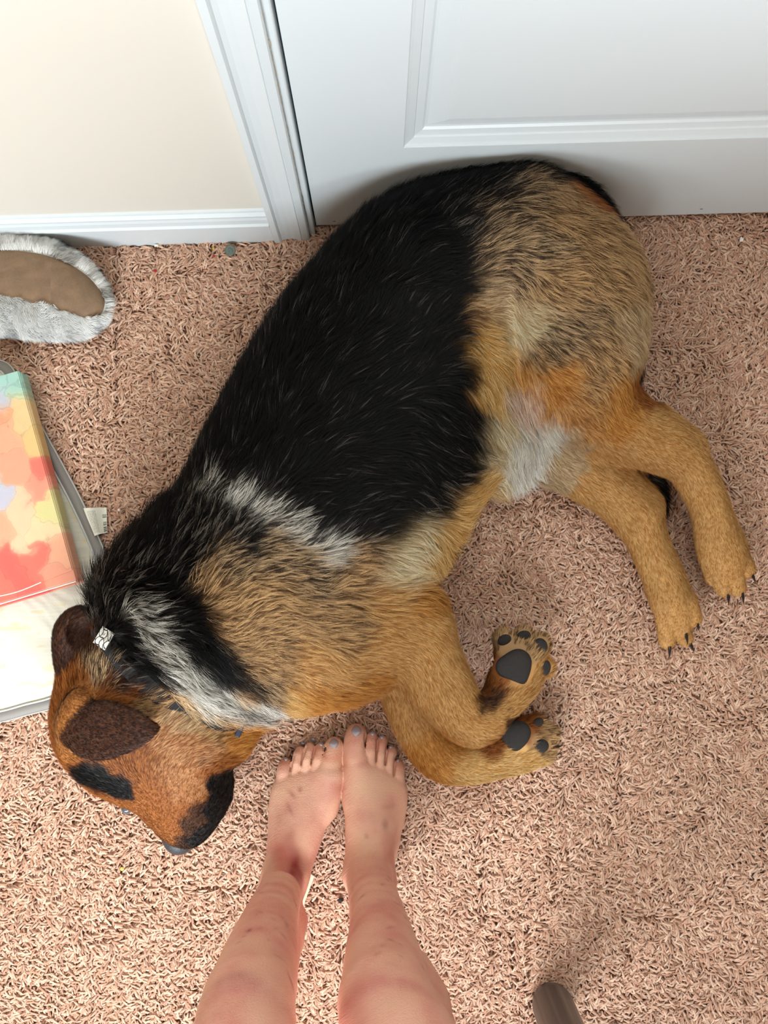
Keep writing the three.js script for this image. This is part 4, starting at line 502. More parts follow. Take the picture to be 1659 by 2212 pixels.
{
  const [lo, hi] = bounds(legChains, 0.012); lo[1] = -0.01; hi[1] = 0.9;
  const g = surfaceNets((x, y, z) => Math.max(legField(x, y, z), y - 0.85), lo, hi, 0.003), p = g.attributes.position, n = p.count, col = new Float32Array(n * 3);
  // flushed, bruised and scratched skin: [x, z, half length, half width, turn, tint, strength]
  const base = srgb('#e2aa92'), red = srgb('#cd8272'), warm = srgb('#e6b798');
  const marks = [
    [-0.1374, 0.075, 0.4425, 0.010, 0.019, -0.25, '#8a3434', 1.25], [-0.1337, 0.08, 0.4527, 0.008, 0.010, 0, '#84302f', 1.2], [-0.1549, 0.07, 0.4276, 0.018, 0.014, 0.3, '#c8685a', 0.9], [-0.1325, 0.045, 0.3468, 0.004, 0.004, 0, '#a5443a', 0.7], [-0.1454, 0.045, 0.3519, 0.003, 0.009, -0.9, '#9a5040', 0.6], [-0.1474, 0.045, 0.3727, 0.0025, 0.009, -0.6, '#8a4a3c', 0.6],
    [-0.0904, 0.04, 0.3028, 0.010, 0.008, 0, '#cf6a50', 0.6], [-0.0756, 0.035, 0.3024, 0.009, 0.009, 0, '#cf6a50', 0.6], [-0.1071, 0.035, 0.295, 0.010, 0.007, 0, '#cf6f58', 0.55], [-0.1591, 0.03, 0.3114, 0.010, 0.010, 0, '#cc6650', 0.55], [-0.0227, 0.035, 0.2859, 0.009, 0.006, 0, '#cf7058', 0.5], [-0.0054, 0.035, 0.2879, 0.007, 0.006, 0, '#cf7058', 0.45], [0.0208, 0.03, 0.3233, 0.008, 0.010, 0, '#cc6650', 0.5], [-0.063, 0.035, 0.312, 0.006, 0.012, 0, '#d0735c', 0.5],
    [-0.0034, 0.05, 0.3969, 0.005, 0.009, 0, '#8d5a52', 0.6], [-0.022, 0.055, 0.3843, 0.012, 0.010, 0.4, '#b98472', 0.4], [-0.0319, 0.06, 0.4097, 0.003, 0.003, 0, '#7d4a40', 0.7], [-0.0135, 0.075, 0.4455, 0.004, 0.012, -0.7, '#b0786a', 0.5], [0.0016, 0.045, 0.3744, 0.012, 0.003, 0.1, '#a8746a', 0.4],
    [-0.153, 0.46, 0.4327, 0.03, 0.010, 0.15, '#9a5350', 0.65], [-0.1558, 0.47, 0.4379, 0.045, 0.012, 0, '#b5605c', 0.5], [-0.0137, 0.465, 0.4438, 0.045, 0.008, 0, '#b8685e', 0.5], [-0.0139, 0.47, 0.4474, 0.05, 0.01, 0, '#b9645c', 0.5], [-0.1604, 0.35, 0.4516, 0.003, 0.005, 0, '#6a2f2c', 0.85], [-0.1733, 0.2, 0.4522, 0.003, 0.005, 0.4, '#7d4038', 0.6],
  ];
  for (let i = 0; i < 40; i++) { const left = i % 2; const y = 0.10 + rnd() * 0.33, c = left ? -0.138 + (rnd() - 0.5) * 0.075 : lerp(-0.02, 0.02, y * 2) + (rnd() - 0.5) * 0.075; marks.push([c, y, 0.45, 0.0016 + rnd() * 0.0012, 0.002 + rnd() * 0.006, (rnd() - 0.5) * 2, '#8a4f44', 0.35 + rnd() * 0.35, 1]); }
  const M = marks.map(m => { const c = srgb(m[6]); return { x: m[0], y: m[1], z: m[2], a: m[3], b: m[4], s: Math.sin(m[5]), c: Math.cos(m[5]), col: c, w: m[7], shin: m[8] }; });
  for (let i = 0; i < n; i++) {
    const x = p.getX(i), y = p.getY(i), z = p.getZ(i), f = fbm(x * 26, y * 26, z * 26), f2 = fbm(x * 80 + 5, y * 80, z * 80); let c = [0, 1, 2].map(k => lerp(base[k], f > 0.5 ? red[k] : warm[k], clamp(Math.abs(f - 0.5) * 2.6)) * (0.95 + 0.1 * f2));
    const rosy = smooth(0.06, 0.16, y) * 0.38; c = c.map((v, k) => lerp(v, red[k], rosy * (0.6 + 0.8 * (f2 - 0.3))));
    for (const m of M) { const dx = x - m.x, dz = m.shin || y > 0.2 ? (y - m.y) : (z - m.z); if (Math.abs(dx) > 0.06 || Math.abs(dz) > 0.06 || Math.abs(y - m.y) > 0.06 || (m.shin && z > 0.52)) continue; const u = (dx * m.c + dz * m.s) / m.a, v = (-dx * m.s + dz * m.c) / m.b, r = u * u + v * v; const w = m.w * (0.55 + 0.9 * (f2 - 0.25)) * Math.exp(-r * 1.1); if (w > 0) c = c.map((q, k) => lerp(q, m.col[k], w)); }
    col.set(c, i * 3);
  }
  g.setAttribute('color', new THREE.BufferAttribute(col, 3));
  const uv = new Float32Array(n * 2); for (let i = 0; i < n; i++) { uv[i * 2] = (p.getX(i) + p.getZ(i) * 0.7) * 14; uv[i * 2 + 1] = (p.getY(i) + p.getZ(i)) * 14; } g.setAttribute('uv', new THREE.BufferAttribute(uv, 2));
  const sb = dataTex(256, 256, (u, v, i, j) => { const q = 255 * (0.5 * noise(i / 2.2, j / 2.2, 3) + 0.5 * noise(i / 6, j / 6, 8)); return [q, q, q]; }, false);
  mesh('body', g, mat('#ffffff', 0.52, { vertexColors: true, bumpMap: sb, bumpScale: 0.0005, sheen: 0.1 }), person);
  // shorts, above the frame
  const sg = []; for (const [cx, cz] of [[-0.118, 0.55], [0.055, 0.55]]) { const l = new THREE.LatheGeometry([[0.082, 0.86], [0.104, 0.80], [0.106, 0.66], [0.103, 0.655], [0.099, 0.66]].map(q => new THREE.Vector2(...q)), 28); l.translate(cx, 0, cz); sg.push(l); }
  const waist = new THREE.SphereGeometry(1, 28, 16); waist.scale(0.185, 0.11, 0.12); waist.translate(-0.03, 0.88, 0.56); sg.push(waist);
  mesh('shorts', mergeGeometries(sg), mat('#4c4f57', 0.9), person).userData.label = 'grey shorts above the bare knees';
  // nails
  const polish = mat('#a79fa8', 0.25, { clearcoat: 0.8, clearcoatRoughness: 0.15, metalness: 0.25 });
  const nails = [[-0.0795, 0.2817, 0.0082, 0.0088, 0.15], [-0.1, 0.2846, 0.0045, 0.0045, 0.1], [-0.1145, 0.2819, 0.0045, 0.0048, 0.1], [-0.1308, 0.2876, 0.0042, 0.0042, 0.1], [-0.1563, 0.3065, 0.0035, 0.0035, 0.1], [-0.044, 0.2636, 0.0086, 0.0096, -0.05], [-0.0187, 0.2702, 0.0048, 0.0045, -0.1], [-0.0043, 0.2764, 0.0042, 0.0046, -0.1], [0.009, 0.2931, 0.0038, 0.0040, -0.1], [0.02, 0.3148, 0.0032, 0.0034, -0.1]];
  const nrm = new THREE.Vector3(), q = new THREE.Quaternion(), e = 0.002;
  for (const [x, z, a, b, t] of nails) {
    const y = topOf(legField, x, z, 0.06); nrm.set(legField(x + e, y, z) - legField(x - e, y, z), legField(x, y + e, z) - legField(x, y - e, z), legField(x, y, z + e) - legField(x, y, z - e)).normalize();
    const s = new THREE.SphereGeometry(1, 20, 12); const sp = s.attributes.position; for (let i = 0; i < sp.count; i++) { const u = sp.getX(i), w = sp.getZ(i), k = Math.pow(Math.max(Math.abs(u), Math.abs(w)), 0.35) / Math.pow(Math.max(Math.hypot(u, w), 1e-6), 0.35); sp.setXYZ(i, u * k, sp.getY(i), w * k); }
    s.scale(a * 0.9, 0.0022, b * 0.9); s.computeVertexNormals(); s.rotateY(t); q.setFromUnitVectors(new THREE.Vector3(0, 1, 0), nrm); s.applyQuaternion(q); s.translate(x, y + 0.0002, z); mesh('toenail', s, polish, person);
  }
}
console.log('person done');

// ---------------------------------------------------------------- slipper, cushion, folder
{
  // upside-down slipper: fleece body and brown suede sole facing up
  const sl = thing('slipper', 'fluffy white slipper lying with its brown suede sole up by the baseboard', 'slipper');
  const ch = makeChains([{ k: 0.012, sub: 4, pts: [[-0.7603, 0.032, -0.4797, 0.0616, 0.5], [-0.7083, 0.032, -0.4797, 0.069, 0.45], [-0.6408, 0.033, -0.4727, 0.0748, 0.43], [-0.5957, 0.034, -0.4648, 0.0733, 0.44], [-0.5437, 0.034, -0.4571, 0.0733, 0.44], [-0.5107, 0.033, -0.4474, 0.0674, 0.46], [-0.4763, 0.032, -0.4307, 0.0514, 0.55]] }]);
  const f = field(ch, 0.0), [lo, hi] = bounds(ch, 0.012); lo[1] = -0.01; const g = surfaceNets(f, lo, hi, 0.004);
  mesh('fleece_body', g, mat('#f6f4ee', 0.95), sl);
  // sole
  const outline = [[-0.80, -0.470], [-0.5819, -0.5086], [-0.5382, -0.5058], [-0.5018, -0.498], [-0.4655, -0.4819], [-0.4366, -0.4557], [-0.4252, -0.43], [-0.4305, -0.4094], [-0.4473, -0.3995], [-0.4806, -0.4079], [-0.5095, -0.4192], [-0.5385, -0.4245], [-0.582, -0.4348], [-0.80, -0.392], [-0.835, -0.43]];
  const cv = new THREE.CatmullRomCurve3(outline.map(([x, z]) => new THREE.Vector3(x, 0, z)), true), N = 110, rings = [1, 0.985, 0.94, 0.85, 0.7, 0.5, 0.3, 0.12], pos = [], uv = [], idx = [];
  let cx = 0, cz = 0; const P = cv.getSpacedPoints(N).slice(0, N); P.forEach(v => { cx += v.x / N; cz += v.z / N; });
  const hAt = (x, z) => Math.max(topOf(f, x, z, 0.12), 0.046) + 0.0035 + 0.004 * (fbm(x * 26, 2, z * 26) - 0.5) + 0.0012 * (noise(x * 110, 2, z * 110) - 0.5);
  rings.forEach((r, ri) => P.forEach(v => { const x = cx + (v.x - cx) * r, z = cz + (v.z - cz) * r; pos.push(x, hAt(x, z) - (ri === 0 ? 0.008 : ri === 1 ? 0.0018 : 0), z); uv.push(x * 6, z * 6); }));
  pos.push(cx, hAt(cx, cz), cz); uv.push(cx * 6, cz * 6);
  for (let r = 0; r < rings.length - 1; r++) for (let i = 0; i < N; i++) { const a = r * N + i, b = r * N + (i + 1) % N; idx.push(a, a + N, b, b, a + N, b + N); }
  for (let i = 0; i < N; i++) idx.push((rings.length - 1) * N + i, rings.length * N, (rings.length - 1) * N + (i + 1) % N);
  const sg = new THREE.BufferGeometry(); sg.setAttribute('position', new THREE.Float32BufferAttribute(pos, 3)); sg.setAttribute('uv', new THREE.Float32BufferAttribute(uv, 2)); sg.setIndex(idx); sg.computeVertexNormals();
  if (sg.attributes.normal.getY(N * 4) < 0) { for (let i = 0; i < idx.length; i += 3) { const t = idx[i]; idx[i] = idx[i + 1]; idx[i + 1] = t; } sg.setIndex(idx); sg.computeVertexNormals(); }
  const suede = dataTex(256, 256, (u, v, i, j) => { const n = fbm(i / 26, j / 26, 2), d = noise(i / 2, j / 2, 9), k = 0.86 + 0.2 * n + 0.08 * d; return [130 * k, 105 * k, 82 * k]; });
  mesh('sole', sg, new THREE.MeshPhysicalMaterial({ map: suede, roughness: 0.85, sheen: 0.3, sheenRoughness: 0.5, sheenColor: new THREE.Color('#b09880') }), sl).userData.label = 'brown suede sole';
  // fleece: tufts standing round the sole
  const fp = g.attributes.position, fn = g.attributes.normal, inside = new THREE.Path(P.map(v => new THREE.Vector2(v.x, v.z))).getPoints();
  const isIn = (x, z) => { let c = false; for (let i = 0, j = inside.length - 1; i < inside.length; j = i++) { const a = inside[i], b = inside[j]; if ((a.y > z) !== (b.y > z) && x < (b.x - a.x) * (z - a.y) / (b.y - a.y) + a.x) c = !c; } return c; };
  const S = sampler(g, i => fp.getX(i) > -0.72 && fn.getY(i) > -0.5 && !isIn(fp.getX(i), fp.getZ(i)) ? 1 : 0), cnt = 14000;
  const lockG = () => { const gs = []; for (let h = 0; h < 6; h++) { const q = hairGeo(0.18 + rnd() * 0.2); q.rotateX((rnd() - 0.5) * 0.3); splay(q, (rnd() - 0.5) * 14); q.translate((rnd() - 0.5) * 5, 0, (rnd() - 0.5) * 0.4); gs.push(q); } return mergeGeometries(gs); };
  const im = new THREE.InstancedMesh(lockG(), mat('#fbfaf6', 0.9), cnt), p = new THREE.Vector3(), n = new THREE.Vector3(), d = new THREE.Vector3(), t = new THREE.Vector3();
  for (let k = 0; k < cnt; k++) { const { i, w } = S.pick(); p.set(0, 0, 0); n.set(0, 0, 0); for (let q = 0; q < 3; q++) { p.addScaledVector(t.fromBufferAttribute(fp, i[q]), w[q]); n.addScaledVector(t.fromBufferAttribute(fn, i[q]), w[q]); } n.normalize(); d.set(p.x - cx, 0, p.z - cz).normalize(); const a = (noise(p.x * 70, p.y * 70, p.z * 70) - 0.5) * 5; t.crossVectors(n, d); d.addScaledVector(t, a * 0.6); im.setMatrixAt(k, hairMatrix(p, n, d, 0.008 + rnd() * 0.008, 0.00045, 0.25 + rnd() * 0.6)); }
  im.name = 'fleece'; im.userData.kind = 'stuff'; im.castShadow = im.receiveShadow = true; sl.add(im);
}
{
  // flat cushion under folder and head: cream cotton, grey border with white piping, care tag
  const cu = thing('cushion', 'flat cream cotton cushion with grey border under the folder', 'cushion');
  const corner = [[-0.90, -0.33], [-0.6742, -0.355], [-0.6066, -0.3483], [-0.5811, -0.32], [-0.5483, -0.2482], [-0.5135, -0.1828], [-0.4819, -0.1217], [-0.4513, -0.0534], [-0.4296, 0.0066], [-0.4141, 0.0735], [-0.4149, 0.1467], [-0.4425, 0.1894], [-0.5232, 0.2164], [-0.5671, 0.2265], [-0.6072, 0.2359], [-0.6801, 0.2464], [-0.90, 0.27], [-0.97, 0.2], [-0.97, -0.25]];
  const cv = new THREE.CatmullRomCurve3(corner.map(([x, z]) => new THREE.Vector3(x, 0, z)), true, 'catmullrom', 0.5), N = 260, P = cv.getSpacedPoints(N).slice(0, N); const cx = -0.68, cz = -0.02;
  const bd = 0.0175;                       // border width
  const inset = P.map((v, i) => { const a = P[(i + N - 2) % N], b = P[(i + 2) % N], nx = b.z - a.z, nz = -(b.x - a.x), l = Math.hypot(nx, nz), s = Math.sign(nx * (cx - v.x) + nz * (cz - v.z)); return [nx / l * s, nz / l * s]; });
  const H = (d, x, z) => 0.004 + 0.0115 * Math.pow(smooth(-0.004, 0.05, d), 0.7) + 0.0016 * Math.sin((z * 0.9 + x * 0.28) * 260 + 5 * noise(x * 22, 1, z * 22)) * smooth(0.0, 0.015, d) * (0.3 + noise(x * 9, 3, z * 24)) ;
  const rings = [0, 0.004, 0.012, 0.025, 0.045, 0.07, 0.10, 0.14, 0.18, 0.22], pos = [], uv = [], idx = [];
  rings.forEach(d => P.forEach((v, i) => { const k = d + bd, tox = cx - v.x, toz = cz - v.z, l = Math.hypot(tox, toz), w = smooth(0.02, 0.12, d), dx = lerp(inset[i][0] * k, tox / l * Math.min(k * 1.15, l * 0.95), w), dz = lerp(inset[i][1] * k, toz / l * Math.min(k * 1.15, l * 0.95), w), x = v.x + dx, z = v.z + dz; pos.push(x, H(d, x, z), z); uv.push(x * 4, z * 4); }));
  pos.push(cx, H(0.3, cx, cz), cz); uv.push(cx * 4, cz * 4);
  for (let r = 0; r < rings.length - 1; r++) for (let i = 0; i < N; i++) { const a = r * N + i, b = r * N + (i + 1) % N; idx.push(a, a + N, b, b, a + N, b + N); }
  for (let i = 0; i < N; i++) idx.push((rings.length - 1) * N + i, rings.length * N, (rings.length - 1) * N + (i + 1) % N);
  const bot = pos.length / 3; P.forEach((v, i) => { pos.push(v.x + inset[i][0] * bd, 0.001, v.z + inset[i][1] * bd); uv.push(v.x * 4, v.z * 4); }); for (let i = 0; i < N; i++) { const b = (i + 1) % N; idx.push(i, b, bot + i, b, bot + b, bot + i); }
  const g = new THREE.BufferGeometry(); g.setAttribute('position', new THREE.Float32BufferAttribute(pos, 3)); g.setAttribute('uv', new THREE.Float32BufferAttribute(uv, 2)); g.setIndex(idx); g.computeVertexNormals();
  if (g.attributes.normal.getY(N * 4) < 0) { for (let i = 0; i < idx.length; i += 3) { const t = idx[i]; idx[i] = idx[i + 1]; idx[i + 1] = t; } g.setIndex(idx); g.computeVertexNormals(); }
  const cloth = dataTex(512, 512, (u, v, i, j) => { const n = noise(i / 40, j / 4, 2), w = noise(i / 1.5, j / 1.5, 5), stain = smooth(0.62, 0.72, fbm(i / 60 + 3, j / 18, 7)) * 0.5, k = 0.95 + 0.05 * n + 0.03 * w; return [222 * k, (218 - 14 * stain) * k, (202 - 46 * stain) * k]; });
  mesh('cover', g, new THREE.MeshPhysicalMaterial({ map: cloth, roughness: 0.85 }), cu);
  const strip = (a, b, ya, yb, th) => { const pos = [], idx = []; P.forEach((v, i) => { const [nx, nz] = inset[i], wob = 0.0012 * (noise(v.x * 70, 4, v.z * 70) - 0.5); for (const [k, y] of [[a, ya], [a * 0.6 + b * 0.4, Math.max(ya, yb) + th + wob], [a * 0.3 + b * 0.7, Math.max(ya, yb) + th * 0.8 + wob], [b, yb], [b, yb - 0.003], [a, ya - 0.003]]) pos.push(v.x + nx * k, y, v.z + nz * k); }); for (let i = 0; i < N; i++) for (let k = 0; k < 6; k++) { const n = (i + 1) % N; idx.push(i * 6 + k, n * 6 + k, i * 6 + (k + 1) % 6, i * 6 + (k + 1) % 6, n * 6 + k, n * 6 + (k + 1) % 6); } const q = new THREE.BufferGeometry(); q.setAttribute('position', new THREE.Float32BufferAttribute(pos, 3)); q.setIndex(idx); q.computeVertexNormals(); return q; };
  mesh('border', strip(0.0012, 0.0165, 0.0042, 0.0062, 0.0018), mat('#8b8681', 0.6), cu).userData.label = 'grey satin border';
  mesh('piping', strip(0.0158, 0.0188, 0.0062, 0.0072, 0.0012), mat('#d9dad8', 0.7), cu).userData.label = 'thin white piping';
  mesh('edge_cord', strip(-0.0006, 0.0016, 0.0042, 0.0046, 0.0008), mat('#c9c6bf', 0.7), cu);
  // care tag: a folded white strip with small print and bars
  const tagTex = dataTex(256, 256, (u, v, i, j) => { let k = 1; if (u > 0.76 && u < 0.98) { const y = 1 - v; const bars = [[0.28, 0.30], [0.325, 0.345], [0.37, 0.395], [0.56, 0.575], [0.6, 0.62], [0.64, 0.655], [0.665, 0.69], [0.71, 0.72], [0.76, 0.80], [0.815, 0.83], [0.84, 0.87], [0.885, 0.9], [0.91, 0.94], [0.955, 0.965]]; for (const [a, b] of bars) if (y > a && y < b) k = 0.18; } if (u > 0.12 && u < 0.5 && Math.floor(u * 34) % 2 === 0 && v > 0.08 && v < 0.9) k = noise(i / 2, j / 3, 4) > 0.42 ? 0.62 : 1; return [226 * k, 222 * k, 206 * k]; });
  const W = 14, Ht = 8, tp = [], tu = [], ti = []; const A = [-0.4732, 0.01, -0.1005], B = [-0.4395, 0.004, -0.1014], Cc = [-0.4384, 0.004, -0.0608], D = [-0.4557, 0.01, -0.0551];
  for (let j = 0; j <= Ht; j++) for (let i = 0; i <= W; i++) { const u = i / W, v = j / Ht; const q = k => lerp(lerp(A[k], B[k], u), lerp(D[k], Cc[k], u), v); tp.push(q(0), q(1) + 0.0035 * Math.sin(u * Math.PI * 1.6 + 0.2) + 0.0008 * Math.sin(v * 5 + u * 4) + 0.0012, q(2)); tu.push(u, 1 - v); }
  for (let j = 0; j < Ht; j++) for (let i = 0; i < W; i++) { const a = j * (W + 1) + i; ti.push(a, a + W + 1, a + 1, a + 1, a + W + 1, a + W + 2); }
  const tg = new THREE.BufferGeometry(); tg.setAttribute('position', new THREE.Float32BufferAttribute(tp, 3)); tg.setAttribute('uv', new THREE.Float32BufferAttribute(tu, 2)); tg.setIndex(ti); tg.computeVertexNormals();
  mesh('care_tag', tg, new THREE.MeshPhysicalMaterial({ map: tagTex, roughness: 0.8, side: THREE.DoubleSide }), cu).userData.label = 'white care tag with small print and bars';
}
{
  // folder with a watercolour print: back board, front cover, rounded spine side, flap
  const fo = thing('folder', 'folder with a coral, yellow and mint watercolour print on the cushion', 'folder');
  const y0 = 0.0185, th = 0.030;
  const A = [-0.5571, -0.3199], B = [-0.4675, 0.0178];            // the long edge
  const ex = B[0] - A[0], ez = B[1] - A[1], L = Math.hypot(ex, ez), W = 0.27, ax = [ex / L, ez / L], wx = [-ez / L, ex / L];
  const sgn = wx[0] < 0 ? 1 : -1, w = [wx[0] * sgn, wx[1] * sgn];     // across, away from the dog
  const M = new THREE.Matrix4().makeBasis(new THREE.Vector3(w[0], 0, w[1]), new THREE.Vector3(0, 1, 0), new THREE.Vector3(w[1] * -1, 0, w[0]).multiplyScalar(1)).setPosition(A[0], y0, A[1]);
  const zs = (ax[0] * -w[1] + ax[1] * w[0]) > 0 ? 1 : -1;             // +z of the local frame runs down the long edge
  // print: soft pools of pigment with darker rims
  const mint = '#a9d6c8', coral = '#f07866', peach = '#f6b08c', cream = '#f8cda6', lemon = '#f5dc8c', lilac = '#cbc8d6';
  const pools = [[0.05, 0.02, 0.14, mint], [0.2, 0.05, 0.14, mint], [0.04, 0.09, 0.09, mint], [0.14, 0.12, 0.09, lilac], [0.02, 0.12, 0.08, '#e6dc9e'], [0.05, 0.22, 0.11, '#efcd94'], [0.2, 0.2, 0.09, '#f5a37c'], [0.31, 0.25, 0.10, lemon], [0.16, 0.3, 0.08, peach], [0.04, 0.35, 0.1, '#ecc583'], [0.21, 0.42, 0.1, '#f6a988'], [0.36, 0.46, 0.09, '#bfd8d2'], [0.44, 0.4, 0.12, '#a2d0c2'], [0.29, 0.54, 0.06, lilac], [0.03, 0.46, 0.09, coral], [0.1, 0.54, 0.09, '#f59a80'], [0.2, 0.62, 0.11, cream], [0.04, 0.64, 0.08, '#e2d694'], [0.1, 0.73, 0.08, '#f3d3a6'], [0.34, 0.66, 0.1, peach], [0.24, 0.77, 0.07, cream], [0.2, 0.86, 0.1, coral], [0.33, 0.87, 0.11, '#ef6b60'], [0.07, 0.86, 0.09, peach], [0.1, 0.97, 0.1, '#f4a184'], [0.5, 0.92, 0.16, coral], [0.52, 0.65, 0.16, cream], [0.55, 0.25, 0.18, lemon], [0.75, 0.5, 0.2, mint], [0.75, 0.85, 0.2, '#f08a72'], [0.78, 0.15, 0.2, '#bfdcd2'], [0.95, 0.5, 0.2, peach]].map(q => [q[0], q[1], q[2], new THREE.Color(q[3]).convertLinearToSRGB()]);
  const print = dataTex(768, 1024, (u, v, i, j) => {
    const y = 1 - v, du = u + (fbm(u * 9, y * 11, 1) - 0.5) * 0.16 + (noise(u * 60, y * 75, 2) - 0.5) * 0.012, dy = y + (fbm(u * 9 + 4, y * 11, 6) - 0.5) * 0.14 + (noise(u * 60, y * 75, 7) - 0.5) * 0.012;
    let W = 0, r = 0, g = 0, b = 0, m1 = 1e9, m2 = 1e9; for (const [px, py, s, c] of pools) { const d = ((du - px) ** 2 + ((dy - py) * 1.1) ** 2) / (s * s), k = Math.exp(-d * 4.2); W += k; r += k * c.r; g += k * c.g; b += k * c.b; if (d < m1) { m2 = m1; m1 = d; } else if (d < m2) m2 = d; }
    const rim = 1 - 0.10 * Math.exp(-(((m2 - m1) - 0.05) ** 2) / 0.0016), gr = (0.965 + 0.05 * noise(i / 1.4, j / 1.4, 3) + 0.03 * (fbm(u * 24, y * 30, 9) - 0.5)) * rim; return [238 * r / W * gr, 238 * g / W * gr, 238 * b / W * gr];
  });
  print.wrapS = print.wrapT = THREE.ClampToEdgeWrapping;
  const cover = new THREE.MeshPhysicalMaterial({ map: print, roughness: 0.5, clearcoat: 0.1 }), paper = mat('#efe9de', 0.8);
  const shell = (x0, x1, yy, t, zA, zB, r) => { const g = new RoundedBoxGeometry(x1 - x0, t, zB - zA, 3, r); g.translate((x0 + x1) / 2, yy + t / 2, zs * (zA + zB) / 2); const p = g.attributes.position, u = g.attributes.uv; for (let i = 0; i < p.count; i++) u.setXY(i, clamp(p.getX(i) / W), clamp(1 - zs * p.getZ(i) / L)); g.applyMatrix4(M); return g; };
  mesh('back_board', shell(0.001, W, 0, 0.004, 0, L, 0.0018), cover, fo);
  mesh('front_cover', shell(0.002, W, th - 0.005, 0.005, 0, L - 0.004, 0.002), cover, fo);
  // rounded gusset on the long edge
  mesh('spine', shell(0.0, 0.013, 0.0005, th - 0.001, 0, L - 0.001, 0.0062), cover, fo);
  // leaves inside, seen at the lower edge
  for (let k = 0; k < 5; k++) mesh('inner_leaf', shell(0.008, W - 0.004, 0.0055 + k * 0.004, 0.0012, 0.004, L - 0.006 - k * 0.0012, 0.0005), k % 2 ? paper : cover, fo);
  // flap tucked over the front: curved lower edge with a pale cut edge
  { const pts = [[0.055, 0.952], [0.10, 0.962], [0.155, 0.945], [0.20, 0.915], [0.245, 0.86], [0.27, 0.80]].map(([u, v]) => new THREE.Vector2(u, zs * v * L)); const sp = new THREE.SplineCurve(pts).getPoints(40); const s = new THREE.Shape([...sp, new THREE.Vector2(W - 0.001, zs * 0.003 * L), new THREE.Vector2(0.004, zs * 0.003 * L), new THREE.Vector2(0.004, zs * 0.94 * L)]);
    const g = new THREE.ExtrudeGeometry(s, { depth: 0.0016, bevelEnabled: false }); g.rotateX(Math.PI / 2); g.scale(1, -1, 1); const ps = g.attributes.position; const u = g.attributes.uv; for (let i = 0; i < ps.count; i++) u.setXY(i, clamp(ps.getX(i) / W), clamp(1 - zs * ps.getZ(i) / L)); g.translate(0, th, 0); g.applyMatrix4(M); g.computeVertexNormals(); mesh('flap', g, new THREE.MeshPhysicalMaterial({ map: print, roughness: 0.5, clearcoat: 0.1, side: THREE.DoubleSide }), fo);
    const edge = new THREE.TubeGeometry(new THREE.CatmullRomCurve3(sp.map(q => new THREE.Vector3(q.x, th + 0.0012, q.y))), 60, 0.0009, 6); edge.applyMatrix4(M); mesh('flap_edge', edge, paper, fo).userData.label = 'pale cut edge of the flap';
    const e2 = new THREE.TubeGeometry(new THREE.LineCurve3(new THREE.Vector3(0.004, th - 0.0015, zs * (L - 0.003)), new THREE.Vector3(W, th - 0.0015, zs * (L - 0.003))), 8, 0.0011, 6); e2.applyMatrix4(M); mesh('cover_edge', e2, paper, fo); }
}
{
  // desk whose round leg stands at the edge of the frame
  const de = thing('desk', 'desk on round dark grey brown wooden legs standing on the carpet', 'desk');
  const wood = dataTex(128, 512, (u, v, i, j) => { const n = noise(i / 2.5, j / 60, 3), m = noise(i / 9, j / 120, 6), k = 0.62 + 0.5 * n * m + 0.25 * n; return [104 * k, 92 * k, 86 * k]; });
  const wm = new THREE.MeshPhysicalMaterial({ map: wood, roughness: 0.45, clearcoat: 0.3, clearcoatRoughness: 0.3 });
  const leg = new THREE.LatheGeometry([[0, -0.004], [0.018, -0.004], [0.026, 0.0], [0.031, 0.008], [0.0325, 0.02], [0.0325, 0.3], [0.034, 0.5], [0.035, 0.705]].map(p => new THREE.Vector2(...p)), 32);
  const [lx, , lz] = [0.2472, 0.01, 0.6955];
  for (const [x, z] of [[lx, lz], [lx + 1.0, lz], [lx, lz + 0.47], [lx + 1.0, lz + 0.47]]) { const g = leg.clone(); g.translate(x, 0, z); mesh('leg', g, wm, de); }
  const top = new RoundedBoxGeometry(1.14, 0.03, 0.6, 3, 0.006); top.translate(lx + 0.5, 0.72, lz + 0.235); mesh('desktop', top, wm, de);
}
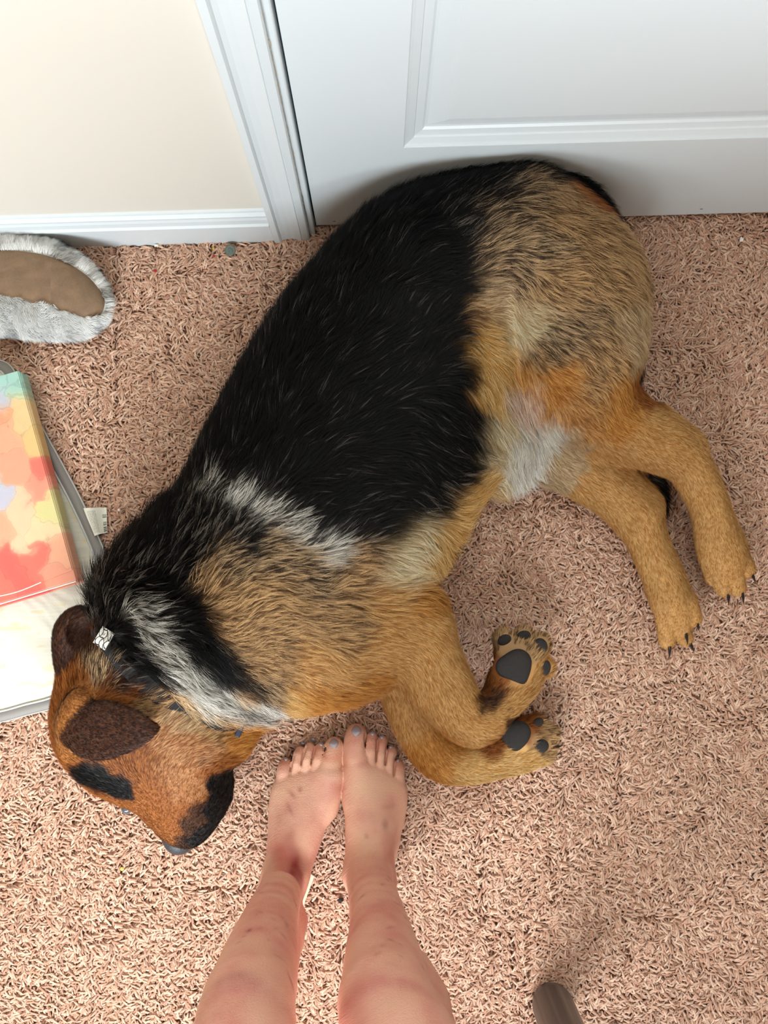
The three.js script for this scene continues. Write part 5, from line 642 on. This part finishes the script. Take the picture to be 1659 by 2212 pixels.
{
  // coin by the baseboard
  const coin = new THREE.LatheGeometry([[0, 0.0004], [0.0078, 0.0004], [0.0081, 0.0008], [0.0089, 0.0008], [0.0089, -0.0006], [0, -0.0006]].map(p => new THREE.Vector2(...p)), 40);
  const co = thing('coin', 'small tarnished silver coin lying on the carpet below the baseboard', 'coin'); co.position.set(-0.2303, 0.003, -0.5224); co.rotation.set(0.12, 0.4, 0.06);
  const cm = mat('#6f7a74', 0.42, { metalness: 0.75 }); const ct = dataTex(64, 64, (u, v, i, j) => { const q = 255 * fbm(i / 8, j / 8, 2); return [q, q, q]; }, false); cm.bumpMap = ct; cm.bumpScale = 0.0006;
  mesh('disc', coin, cm, co);
  const relief = new THREE.SphereGeometry(0.0042, 14, 8); relief.scale(0.9, 0.12, 1.1); relief.translate(0.0004, 0.0005, 0); mesh('relief', relief, cm, co);
  // crumbs and lint lying in the pile
  const crumb = (name, x, y, z, r, color, label, sx = 1, sz = 1) => { const g = new THREE.IcosahedronGeometry(r, 1), p = g.attributes.position; for (let i = 0; i < p.count; i++) { const k = 0.7 + 0.6 * noise(p.getX(i) * 900 + x * 77, p.getY(i) * 900, p.getZ(i) * 900 + z * 55); p.setXYZ(i, p.getX(i) * k * sx, p.getY(i) * k * 0.7, p.getZ(i) * k * sz); } g.computeVertexNormals(); const o = mesh(name, g, mat(color, 0.8)); o.position.set(x, y, z); tag(o, label, 'crumb'); };
  crumb('red_crumb', -0.3556, 0.001, -0.4924, 0.0026, '#a82a32', 'dark red crumb on the carpet between slipper and coin', 1.2, 1);
  crumb('red_crumb_001', -0.2578, 0.001, -0.5146, 0.0022, '#b02a30', 'tiny red crumb on the carpet beside the coin');
  crumb('yellow_crumb', -0.2583, 0.001, -0.528, 0.0018, '#d8b23c', 'tiny yellow crumb on the carpet beside the coin', 1, 1.5);
  crumb('white_crumb', -0.3524, 0.002, -0.5352, 0.0024, '#efece6', 'tiny white crumb below the baseboard', 1.4, 1);
  crumb('white_crumb_001', 0.6228, 0.002, -0.5161, 0.0032, '#f4f1ea', 'white crumb on the carpet in front of the door', 1, 1.2);
  crumb('white_crumb_002', -0.4193, 0.002, -0.0963, 0.0024, '#f2e6dc', 'small white crumb on the carpet beside the care tag');
  crumb('white_crumb_003', 0.4675, 0.002, 0.4141, 0.0030, '#fbe6c4', 'small cream crumb on the open carpet beyond the forepaws');
  crumb('yellow_crumb_001', -0.4204, 0.002, 0.471, 0.0030, '#e8cf6a', 'yellow crumb on the carpet below the dog nose');
  crumb('lint', 0.5732, 0.002, -0.0756, 0.0035, '#1c1a1c', 'black tuft of lint on the carpet beside the upper hind leg', 1.6, 0.8);
  crumb('lint_001', -0.0782, 0.002, 0.5314, 0.0042, '#2a211d', 'dark lint on the carpet between the bare heels', 1.1, 1);
  // slip of cream paper sticking out behind a heel
  const pg = new RoundedBoxGeometry(0.014, 0.0016, 0.052, 2, 0.0006); pg.rotateY(-0.42); pg.rotateZ(0.5); const sp = mesh('paper_slip', pg, mat('#dccfb2', 0.7)); sp.position.set(-0.1313, 0.012, 0.5062); tag(sp, 'slip of cream paper poking out behind the heel', 'paper');
}

renderer.render(scene, camera);
